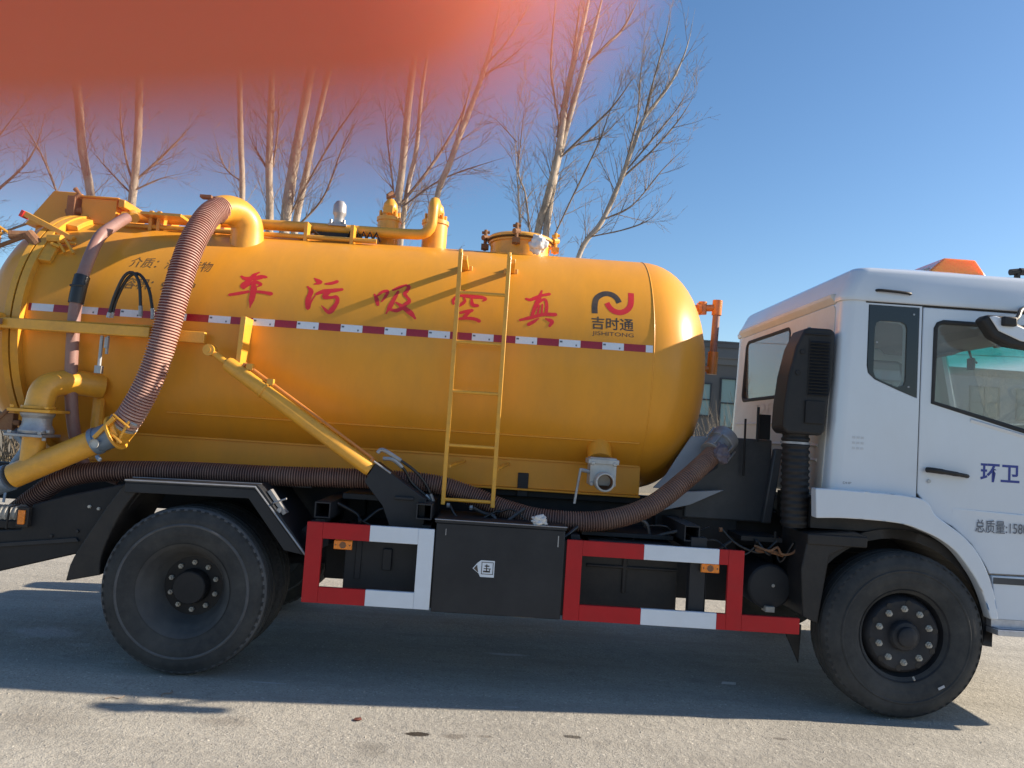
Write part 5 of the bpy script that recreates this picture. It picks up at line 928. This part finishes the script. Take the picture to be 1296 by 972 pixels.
# glazing
mb = MB(); mb.prism(qwin, .100, .104); 
qp = MB()
qout = [(2.405, 2.645), (2.735, 2.645), (2.735, 2.055), (2.62, 2.095), (2.46, 2.16), (2.415, 2.20), (2.405, 2.25)]
pane = obj('quarter_window', MB().prism(qout, .0745, .090), [pm('black_window_surround', (0.010, 0.012, 0.016), 0.22, coat=0.3)], CB)
c = MB(); c.prism(qwin, -.1, .3); cut(pane, c)
obj('glass', MB().prism(qwin, .082, .086), GLASS, pane, smooth=0)
obj('far_quarter_glass', MB().prism(qwin, 2.30, 2.304), GLASS, CB, smooth=0)
mb = MB(); bolts(mb, [(2.70, .0745, 2.60), (2.46, .0745, 2.40), (2.68, .0745, 2.12)], 'y', .007, .004); obj('window_clip', mb, STEEL, pane)
rwf = obj('rear_window', MB().tube([(2.243 - .0 + (2.19 + .05 * min(1, max(0, (p[1] - 1.4) / 1.2)) - 2.24), p[0], p[1]) for p in rwin], .018, 8, closed=True), RUB, CB)
obj('glass', MB().prism([(p[0], p[1]) for p in rwin], 2.236, 2.240, ax='x'), BACKG, rwf, smooth=0)
ws = MB(); ws.add([(4.285, .33, 1.96), (4.285, 2.17, 1.96), (4.105, 2.12, 2.665), (4.105, .38, 2.665), (4.279, .33, 1.96), (4.279, 2.17, 1.96), (4.099, 2.12, 2.665), (4.099, .38, 2.665)], [(0, 1, 2, 3), (7, 6, 5, 4), (0, 4, 5, 1), (1, 5, 6, 2), (2, 6, 7, 3), (3, 7, 4, 0)])
obj('windscreen', ws, WSCR, CB, smooth=0)
fdw = obj('far_door_window', MB().tube([(p[0], 2.30, p[1]) for p in ((2.85, 2.0), (2.85, 2.56), (3.75, 2.56), (3.80, 2.54), (3.92, 2.0), (3.90, 1.80))], .02, 8, closed=True), DASH, CB)
obj('glass', MB().prism([(2.85, 2.0), (2.85, 2.56), (3.75, 2.56), (3.80, 2.54), (3.92, 2.0), (3.90, 1.80)], 2.295, 2.299), GLASS, fdw, smooth=0)
# side door with its opening line, sill ledge, handle, lettering
dout = [(2.765, 2.655), (3.86, 2.655), (4.02, 2.0), (4.10, 1.5), (4.10, .955), (3.255, .945), (3.225, 1.0), (3.13, 1.13), (3.00, 1.235), (2.90, 1.28), (2.85, 1.33), (2.765, 1.435)]
dgrow = [(2.757, 2.663), (3.868, 2.663), (4.028, 2.0), (4.108, 1.5), (4.108, .945), (3.2, .935), (3.2, 1.36), (2.757, 1.36)]
c = MB(); c.prism([(2.757, 2.663), (3.868, 2.663), (4.028, 2.0), (4.108, 1.5), (4.108, 1.2), (2.757, 1.2)], 0, .0935); cut(body, c)
dr = obj('door', MB().prism(dout, .0765, .0925), [WHITE], CB)
c = MB(); c.prism(dwin, -.1, .3); cut(dr, c)
b_ = dr.modifiers.new('bevel', 'BEVEL'); b_.width = .006; b_.segments = 2; b_.limit_method = 'ANGLE'; b_.angle_limit = R_(50)
dw = obj('door_window', MB().tube([(p[0], .080, p[1]) for p in dwin], .016, 8, closed=True, flat=1.0), RUB, CB, smooth=40)
obj('glass', MB().prism(dwin, .082, .086), GLASS, dw, smooth=0)
gap_mb = MB(); so_ = [(p[0], .0955, p[1]) for p in dout]; 
gap = [(2.7565, 2.665), (2.7565, 1.43), (2.845, 1.32), (2.895, 1.27), (3.0, 1.225), (3.125, 1.12), (3.22, .99), (3.25, .935)]
gap_shade = MB()
for i in range(len(gap) - 1): gap_shade.tube([(gap[i][0], .088, gap[i][1]), (gap[i + 1][0], .088, gap[i + 1][1])], .0075, 6)
gap_shade.tube([(2.38, .082, 2.664), (4.0, .082, 2.664)], .007, 6)
obj('door_gap_shade', gap_shade, PLAST, CB)  # black tubes in the groove paint the shade of the door gap
c = MB(); c.prism([(p[0] + (.006 if p[0] > 2.6 else -.004), p[1] + (.004 if p[1] > 2.4 else -.006)) for p in qout], 0, .0905); cut(body, c)
# ledges that catch the sun
mb = MB(); mb.add([(3.0, .0764, 1.352), (4.1, .0764, 1.325), (4.1, .060, 1.312), (3.0, .0755, 1.345), (3.0, .0764, 1.30), (4.1, .0764, 1.15)], [(0, 1, 2, 3), (3, 2, 5, 4), (0, 3, 4), (1, 5, 2)])
crease = obj('door_crease', mb, WHITE, dr, smooth=0)
mb = MB(); mb.add([(3.1, .0764, 1.945), (3.90, .0764, 1.762), (3.90, .062, 1.75), (3.1, .066, 1.934), (3.1, .0764, 1.915), (3.90, .0764, 1.73)], [(0, 1, 2, 3), (3, 2, 5, 4), (0, 3, 4), (1, 5, 2)]); obj('window_sill', mb, WHITE, dr)
h = MB(); h.tube(cr_pts([(2.815, .062, 1.588), (2.84, .040, 1.588), (2.95, .036, 1.578), (3.06, .045, 1.566), (3.08, .066, 1.563)], 16), [.022] * 6 + [.019] * 5 + [.016] * 5, 12, flat=.8)
obj('door_handle', h, PLAST, dr, smooth=60)
mb = MB(); mb.lathe([(.0705, .013), (.067, .012), (.067, .0005)], (2.835, 0, 1.515), 'y', 16); obj('door_lock', mb, STEEL, dr)
fl = lambda y: (lambda x, z: (x, y, z))
obj('door_lettering', text_mb('环卫', 3.175, 3.435, 1.535, 1.655, fl(.0752), .022, step=9), DECB, dr, smooth=0, weld=False)
obj('weight_lettering', text_mb('总质量:15800', 3.15, 3.525, 1.205, 1.290, (lambda x, z: (x, .0735 - .0135 * max(0, (x - 3.0) / 1.1), z)), .008, step=9), DECG, dr, smooth=0, weld=False)
mb = MB(); mb.tube(cr_pts([(2.44, .073, 2.742), (2.46, .050, 2.742), (2.56, .045, 2.738), (2.655, .050, 2.733), (2.665, .073, 2.732)], 14), .0095, 8); obj('roof_handle', mb, PLAST, CB, smooth=60)
# roof
rr = []
for (z, dx0, dx1, dy, r0, r1) in ((2.672, -.012, -.012, -.012, .08, .2), (2.70, -.02, -.02, -.016, .08, .2), (2.80, .03, .03, -.006, .09, .22), (2.875, .06, .05, .004, .09, .22), (2.90, .075, .07, .014, .09, .22), (2.918, .095, .10, .036, .09, .22), (2.935, .135, .15, .085, .10, .24), (2.96, .19, .22, .19, .13, .26), (2.99, .25, .32, .31, .18, .3), (3.03, .33, .45, .42, .25, .3), (3.075, .43, .55, .55, .25, .3), (3.10, .55, .66, .68, .25, .3), (3.115, .72, .85, .85, .2, .25)):
    z = z if z < 2.8 else 2.8 + (z - 2.8) * .86
    rr.append(ring(2.24 + dx0, 4.12 - dx1, Y0 + dy, Y1 - dy, r0, r1, z))
roof = obj('cab_roof', loft(rr), WHITE, CB, smooth=50)
mb = MB(); mb.prism([(2.236, 2.66), (2.20, 2.70), (2.20, 2.725), (2.27, 2.735)], .20, 2.16); obj('rear_gutter', mb, WHITEB, CB, bev=.005)
# back skin set on the body, tinted with the tank's warm bounce, with window opening, ribs and raised letters
def xb(z): return 2.19 + .05 * min(1, max(0, (z - 1.4) / 1.2))
bk = MB(); outl = rrect(.20, 1.40, 2.20, 2.655, .05)
bk.v = [(xb(p[1]) - .006, p[0], p[1]) for p in outl] + [(xb(p[1]) + .002, p[0], p[1]) for p in outl]
nn = len(outl); bk.f = [tuple(range(nn)), tuple(range(nn, 2 * nn))[::-1]] + [(i, (i + 1) % nn, nn + (i + 1) % nn, nn + i) for i in range(nn)]; bk.m = [0] * len(bk.f)
back = obj('cab_back_panel', bk, [WHITEB], CB); c = MB(); c.prism([(p[0], p[1]) for p in rwin], 2.0, 2.5, ax='x'); cut(back, c)
mb = MB()
for y0, y1, z in ((.3, 2.12, 1.86), (.3, 2.12, 1.70), (.3, 2.12, 1.60)): mb.prism([(xb(z) - .018, z), (xb(z), z + .02), (xb(z), z - .02)], y0, y1)
obj('back_rib', mb, WHITEB, back)
obj('raised_letters', text_mb('DFC', -1.62, -.98, 1.945, 2.035, lambda x, z: (xb(z) - .012, -x, z), .01, step=9), WHITEB, back, smooth=0, weld=False)
# lower body: fender strip, arch lip, front lower panel
outr = [(2.075, 1.425), (2.30, 1.425), (2.748, 1.405), (2.86, 1.300), (3.0, 1.210), (3.10, 1.125), (3.175, 1.02), (3.222, .92), (3.262, .79), (3.285, .665)]
innr = [(2.085, 1.235), (2.30, 1.245), (2.62, 1.235), (2.78, 1.195), (2.90, 1.145), (3.0, 1.075), (3.09, .97), (3.15, .88), (3.20, .77), (3.235, .665)]
sm_ = lambda l: [(p.x, p.z) for p in cr_pts([(a, 0, b) for a, b in l], 60)]
mb = MB(); mb.ribbon(sm_(innr), sm_(outr), .018, .10)
fs = obj('fender_strip', mb, WHITE, CB, bev=.008, seg=3)
mb = MB(); mb.box((2.19, .095, 1.30), (2.9, .4, 1.37)); mb.prism([(3.262, .935), (4.20, .945), (4.20, .66), (3.30, .66)], .062, .12); mb.box((3.25, 2.22, .66), (4.2, 2.31, 1.37)); mb.box((3.3, .125, .94), (4.25, .3, 1.36)); obj('lower_panel', mb, WHITE, CB, bev=.005)
mb = MB(); mb.box((3.27, .058, .885), (4.20, .0615, .925)); obj('door_gap_strip', mb, GREYP, CB)
mb = MB(); mb.box((3.27, .0, .57), (4.15, .30, .605)); mb.box((3.29, .03, .607), (4.1, .27, .612)); mb.box((3.27, .07, .61), (4.15, .3, .66)); stp = obj('step', mb, ALU, CB, bev=.006)
mb = MB(); mb.box((3.40, .16, .605), (3.44, .3, .9)); mb.box((3.9, .16, .605), (3.94, .3, .9)); obj('step_bracket', mb, BLACK, CB, bev=.004)
# front end (outside the photograph's frame, seen from further right)
mb = MB(); mb.box((4.1, .1, .55), (4.42, 2.4, .95)); obj('front_bumper', mb, WHITE, CB, bev=.05)
mb = MB(); mb.box((4.28, .5, 1.05), (4.33, 2.0, 1.75)); 
for k in range(5): mb.box((4.33, .55, 1.12 + k * .12), (4.345, 1.95, 1.17 + k * .12))
obj('grille', mb, PLAST, CB, bev=.01)
for y in (.2, 2.0): obj('headlight', MB().box((4.40, y, .66), (4.435, y + .3, .84)), STEEL, CB, bev=.03)
mb = MB(); mb.box((4.2, .15, .9), (4.31, 2.26, 1.37)); obj('front_panel', mb, WHITE, CB, bev=.02)
# embossed stickers by the rear corner
mb = MB()
for ix in range(3):
    for iz in range(3): mb.box((2.325 + ix * .028, .0765, 1.69 + iz * .035), (2.345 + ix * .028, .079, 1.705 + iz * .035))
obj('embossed_mark', mb, pm('faded_mark', (0.55, 0.57, 0.6), 0.4), CB)
obj('paint_code', text_mb('DHP', 2.275, 2.33, 1.462, 1.476, fl(.0772), 0, step=9), DECG, CB, smooth=0, weld=False)
# mirror on its arm near the front of the door
mb = MB(); mb.tube(cr_pts([(3.45, .08, 2.70), (3.36, .0, 2.66), (3.30, -.06, 2.60), (3.22, -.08, 2.54)], 12), .014, 8); mb.tube([(3.5, .08, 2.45), (3.36, -.02, 2.50), (3.22, -.07, 2.50)], .014, 8); ma = obj('mirror_arm', mb, PLAST, CB)
mp_ = [(3.005, 2.555), (3.04, 2.59), (3.15, 2.59), (3.30, 2.52), (3.41, 2.43), (3.42, 2.39), (3.35, 2.385), (3.19, 2.40), (3.08, 2.45)]
obj('mirror_housing', MB().prism(mp_, -.16, -.07), PLAST, ma, bev=.018, seg=3)
mi_ = [(3.05, 2.575), (3.095, 2.582), (3.30, 2.505), (3.385, 2.44), (3.38, 2.42), (3.25, 2.435), (3.11, 2.49)]
obj('mirror_cover', MB().prism(mi_, -.172, -.158), WHT, ma, bev=.006)
obj('mirror_motor', MB().box((3.12, -.20, 2.52), (3.21, -.165, 2.58)), PLAST, ma, bev=.01)
# beacon bar and horn on the roof
bc = bpy.data.objects.new('roof_beacon', None); COL.objects.link(bc); bc.parent = CB
bc.location = (3.29 + .06, .8, 0)
def fru(x0, x1, y0, y1, z0, z1, i0, i1, iy): return MB().add([(x0, y0, z0), (x1, y0, z0), (x1, y1, z0), (x0, y1, z0), (x0 + i0, y0 + iy, z1), (x1 - i1, y0 + iy, z1), (x1 - i1, y1 - iy, z1), (x0 + i0, y1 - iy, z1)], [(0, 1, 2, 3), (7, 6, 5, 4), (0, 4, 5, 1), (1, 5, 6, 2), (2, 6, 7, 3), (3, 7, 4, 0)])
obj('beacon_lens', fru(-.17, .30, 0, .95, 3.06, 3.205, .17, .06, .06), BEAC, bc, bev=.012)
obj('beacon_base', MB().box((-.18, -.01, 3.02), (.31, .96, 3.072)), PLAST, bc, bev=.008)
mb = MB()
for k in range(3): mb.box((-.10 + k * .12, .1, 3.08), (-.03 + k * .12, .8, 3.13))
obj('reflector', mb, GALV, bc)
mb = MB(); mb.tube([(3.50, .32, 2.99), (3.56, .32, 3.0)], .022, 12); mb.tube([(3.565, .32, 3.0), (3.60, .32, 3.0)], .026, 12); mb.box((3.54, .30, 2.93), (3.56, .34, 2.985)); mb.tube([(3.59, .32, 2.99), (3.75, .32, 2.95)], .008, 6); obj('roof_marker_lamp', mb, PLAST, CB)
# air intake behind the cab
ai = bpy.data.objects.new('air_intake', None); COL.objects.link(ai); ai.parent = TR
prof_ = [(1.985, 2.43), (2.0, 2.46), (2.03, 2.475), (2.18, 2.475), (2.205, 2.45), (2.20, 2.15), (2.175, 1.98), (2.16, 1.80), (2.14, 1.765), (1.91, 1.765), (1.88, 1.80), (1.885, 1.95), (1.905, 2.15), (1.945, 2.34)]
obj('intake_housing', MB().prism(prof_, .115, .34), PLAST, ai, bev=.034, seg=4)
obj('louvre_recess', MB().prism(rrect(2.03, 2.02, 2.175, 2.41, .015), .112, .1155), BLACK, ai, smooth=0)
for k in range(17):
    mb = MB(); mb.prism([(.1145, 2.035 + k * .0215), (.098, 2.029 + k * .0215), (.1145, 2.046 + k * .0215)], 2.038, 2.167, ax='x'); obj('intake_louvre', mb, PLAST, ai, smooth=0)
mb = MB(); bolts(mb, [(1.99, .115, 2.31), (1.965, .115, 2.17)], 'y', .020, .006); mb.box((2.02, .100, 1.84), (2.15, .1155, 1.99)); mb.prism([(2.165, .09), (2.18, .09), (2.18, .116), (2.165, .116)], 1.83, 2.45, ax='z') if False else None; mb.box((2.0, .104, 2.425), (2.17, .1155, 2.437)); obj('intake_detail', mb, BLACK, ai, bev=.004)
mb = MB(); mb.lathe([(2.475, .012), (2.49, .012), (2.49, .0005)], (2.06, .2, 0), 'z', 8); mb.tube([(2.16, .2, 1.93), (2.25, .3, 1.93)], .012, 6); mb.tube([(2.15, .2, 1.80), (2.25, .3, 1.80)], .012, 6); obj('intake_stay', mb, NUT, ai)
n = 60; mb = MB(); mb.tube([(2.015 + .02 * i / n, .24, 1.78 - .64 * i / n) for i in range(n)], [.088 + .0045 * (1 if i % 4 < 2 else -1) for i in range(n)], 20); obj('intake_bellows', mb, PLAST, ai, smooth=50)
mb = MB(); mb.lathe([(1.70, .097), (1.715, .097)], (2.015, .24, 0), 'z', 20); obj('bellows_clamp', mb, STEEL, ai)

# ------------------------------------------------------------------ loose things
def crumple(name, c, r, mat, label, cat, seed, sq=(1, 1, .7), n=3):
    bm = bmesh.new(); bmesh.ops.create_icosphere(bm, subdivisions=n, radius=1)
    from mathutils import noise
    for v in bm.verts:
        d = v.co.normalized(); f = 1 + .5 * noise.noise(d * 1.7 + Vector((seed, 0, 0))) + .22 * noise.noise(d * 3.5 + Vector((0, seed, 0))) + .07 * noise.noise(d * 9)
        v.co = Vector((d.x * sq[0], d.y * sq[1], d.z * sq[2])) * r * f
    me = bpy.data.meshes.new(name); bm.to_mesh(me); bm.free(); me.materials.append(mat); me.polygons.foreach_set('use_smooth', [True] * len(me.polygons))
    o = bpy.data.objects.new(name, me); COL.objects.link(o); o.location = c; return tag(o, label, cat)
crumple('white_rag', (.315, .03, 1.105), .042, CLOTH, 'small knotted white rag lying on the black tool box lid', 'rag', 3, (1.2, 1, .8), 4)
crumple('plastic_bag', (.235, .97, 3.115), .062, BAG, 'crumpled white plastic bag stuck under the manhole lid', 'bag', 8, (1.0, .5, 1.1), 4)
crumple('faded_rag_bundle', (1.585, .455, 1.60), .058, PURP, 'faded purple and white cloth bundled round the front hose coupling', 'rag', 12, (1, .8, 1.1), 4)
mb = MB(); mb.add([(-.04, -.01, .006), (.0, -.03, .012), (.045, -.005, .01), (.03, .02, .02), (-.02, .025, .012)], [(0, 1, 2, 3, 4)]); mb.add([(-.04, -.01, .002), (.0, -.03, .008), (.045, -.005, .006), (.03, .02, .016), (-.02, .025, .008)], [(4, 3, 2, 1, 0)])
o = obj('dry_leaf', mb, REDLEAF, smooth=0, weld=False); o.location = (-.66, -.50, 0); o.scale = (.6, .7, .7); tag(o, 'small dark red dry leaf on the sunlit asphalt in front of the truck', 'leaf')
for (x, y, rz, lb) in ((-2.05, -.40, .4, 'short curled twig on the asphalt below the rear wheel, nearer the left edge'), (-1.80, -.28, 1.2, 'tiny straw bit on the asphalt just in front of the rear wheel')):
    mb = MB(); mb.tube(cr_pts([(-.05, 0, .006), (-.02, .015, .008), (.02, -.01, .006), (.05, .02, .008)], 10), .003, 5); o = obj('twig', mb, TWIG); o.location = (x, y, 0); o.rotation_euler.z = rz; tag(o, lb, 'twig')
mb = MB(); mb.add([(-.05, -.015, .004), (.05, -.02, .004), (.06, .01, .010), (-.03, .02, .008), (-.05, -.015, .001), (.05, -.02, .001), (.06, .01, .007), (-.03, .02, .005)], [(0, 1, 2, 3), (7, 6, 5, 4)]); o = obj('paper_scrap', mb, CLOTH, smooth=0, weld=False); o.location = (1.74, .56, 0); tag(o, 'white paper scrap on the shaded ground behind the red guard', 'paper scrap')
# grit on the asphalt
rnd = random.Random(11); mb = MB()
for i in range(1800):
    x = rnd.uniform(-3.6, 4.2); y = rnd.uniform(-1.6, .6); r = rnd.uniform(.0015, .0045) * (1.8 if rnd.random() < .06 else 1)
    mb.add([(x - r, y, 0), (x, y - r, 0), (x + r, y, 0), (x, y + r, 0), (x + r * .2, y, r * 1.1)], [(0, 1, 4), (1, 2, 4), (2, 3, 4), (3, 0, 4)])
tag(obj('grit', mb, pm('grit_stone', (0.42, 0.38, 0.32), 0.9, var=0.4, scale=50), smooth=0, weld=False, split=False), 'fine loose grit scattered over the asphalt', 'grit', kind='stuff')

# ------------------------------------------------------------------ the photographer's hand: its forefinger strays over the lens
SKIN = pm('hand_skin', (0.50, 0.145, 0.09), 0.5, sss=0.55, scale=60, var=0.06, bump=0.15, bscale=900)
SKIN.node_tree.nodes['Principled BSDF'].inputs['Subsurface Radius'].default_value = (1.0, 0.24, 0.10); SKIN.node_tree.nodes['Principled BSDF'].inputs['Subsurface Scale'].default_value = 0.026
NAIL = pm('finger_nail', (0.62, 0.34, 0.28), 0.3, coat=0.3)
SLEEVE = pm('dark_jacket_sleeve', (0.03, 0.035, 0.05), 0.85, bump=0.3, bscale=300)
HW = Vector((-0.112, -0.075, -0.035))
def HM(a, b, c): return CAMP + _r * (a / 1000) + _u * (b / 1000) + _f * (c / 1000)
hroot = HM(-112, -75, -35)
HT = thing('hand', "reddish out of focus fingertip of the photographer's hand across the upper left of the view", 'hand', tuple(hroot))
def hp(l, n): return [HM(*p) - hroot for p in [tuple(q) for q in cr_pts([x[:3] for x in l], n)]]
mb = MB()
fing = [
    [(-4.8, 15.6, 23, 8.2), (-25, 15.4, 23, 8.6), (-48, 19, 22, 9.6), (-86, 22, 6, 10.5)],
    [(-32, -6, 16, 7.8), (-50, -4, 20, 8.2), (-70, 0, 20, 9.4), (-97, 4, 0, 10.5)],
    [(-40, -24, 12, 7.4), (-58, -22, 17, 7.8), (-76, -18, 16, 9.0), (-99, -15, -4, 10.0)],
    [(-55, -42, 8, 6.4), (-68, -40, 12, 7.0), (-82, -37, 10, 7.8), (-99, -33, -7, 9.0)],
    [(-45, 12, -24, 8.6), (-62, 0, -28, 9.6), (-82, -18, -32, 11.5), (-104, -48, -32, 15)]]
for fg in fing:
    n = 40; pts = hp(fg, n); rs = []
    for i in range(n):
        k = i / (n - 1) * 3; j = min(int(k), 2); f = k - j; r = fg[j][3] + (fg[j + 1][3] - fg[j][3]) * f
        rs.append((r + .5 * math.exp(-((k - round(k)) / .12) ** 2) * (0 < round(k) < 3)) / 1000)
    d = (pts[0] - pts[1]).normalized(); r0 = rs[0]; tip = [(pts[0] + d * r0 * sin(t), r0 * cos(t)) for t in (1.5, 1.3, 1.05, .8, .5, .25)]
    mb.tube([p for p, _ in tip] + pts, [max(r, 1e-4) for _, r in tip] + rs, 28)
for fg, r1 in zip(fing, (13, 14, 13.5, 12.5, 15)):
    a = fg[-1]; mb.tube(hp([a[:3], ((a[0] - 112) / 2 - 2, (a[1] - 75) / 2, (a[2] - 35) / 2), (-112, -78, -36)], 16), [(a[3] + (r1 + 4 - a[3]) * i / 15) / 1000 for i in range(16)], 20)
mb.tube(hp([(-112, -70, -34), (-116, -100, -44), (-124, -140, -58)], 14), .0235, 24, flat=.8)
hs_ = obj('hand_skin', mb, SKIN, HT, split=False)
rm = hs_.modifiers.new('remesh', 'REMESH'); rm.mode = 'VOXEL'; rm.voxel_size = 0.0014; rm.use_smooth_shade = True
sm2 = hs_.modifiers.new('smooth', 'SMOOTH'); sm2.factor = 0.5; sm2.iterations = 5
for fg in fing:
    p = HM(*fg[0][:3]) - hroot; q = HM(*fg[1][:3]) - hroot; d = (p - q).normalized(); o = (_f if fg[0][2] > 0 else -_f); r = fg[0][3] / 1000
    s_ = d.cross(o).normalized(); m2 = MB(); g = []
    for i in range(6):
        for j in range(7):
            a = (j / 6 - .5) * 1.7; g.append(p + d * (r * (-.9 + 1.5 * i / 5)) + (o * cos(a) + s_ * sin(a)) * r * (1.03 - .22 * max(0, i - 3) / 2))
    m2.v = [tuple(v) for v in g]; m2.f = [(i * 7 + j, i * 7 + j + 1, (i + 1) * 7 + j + 1, (i + 1) * 7 + j) for i in range(5) for j in range(6)]; m2.m = [0] * 30
    nl = obj('nail', m2, NAIL, HT, split=False); so2 = nl.modifiers.new('thick', 'SOLIDIFY'); so2.thickness = .0006
mb = MB(); sp = hp([(-121, -128, -54), (-130, -170, -70), (-150, -260, -110), (-175, -360, -150)], 40)
mb.tube(sp, [(.034 + .012 * i / 39 + .0015 * sin(i * 1.7) * (i > 3)) for i in range(40)], 32); mb.tube(sp[:3], [.0365, .037, .0365], 32)
obj('jacket_sleeve', mb, SLEEVE, HT, smooth=60, split=False)
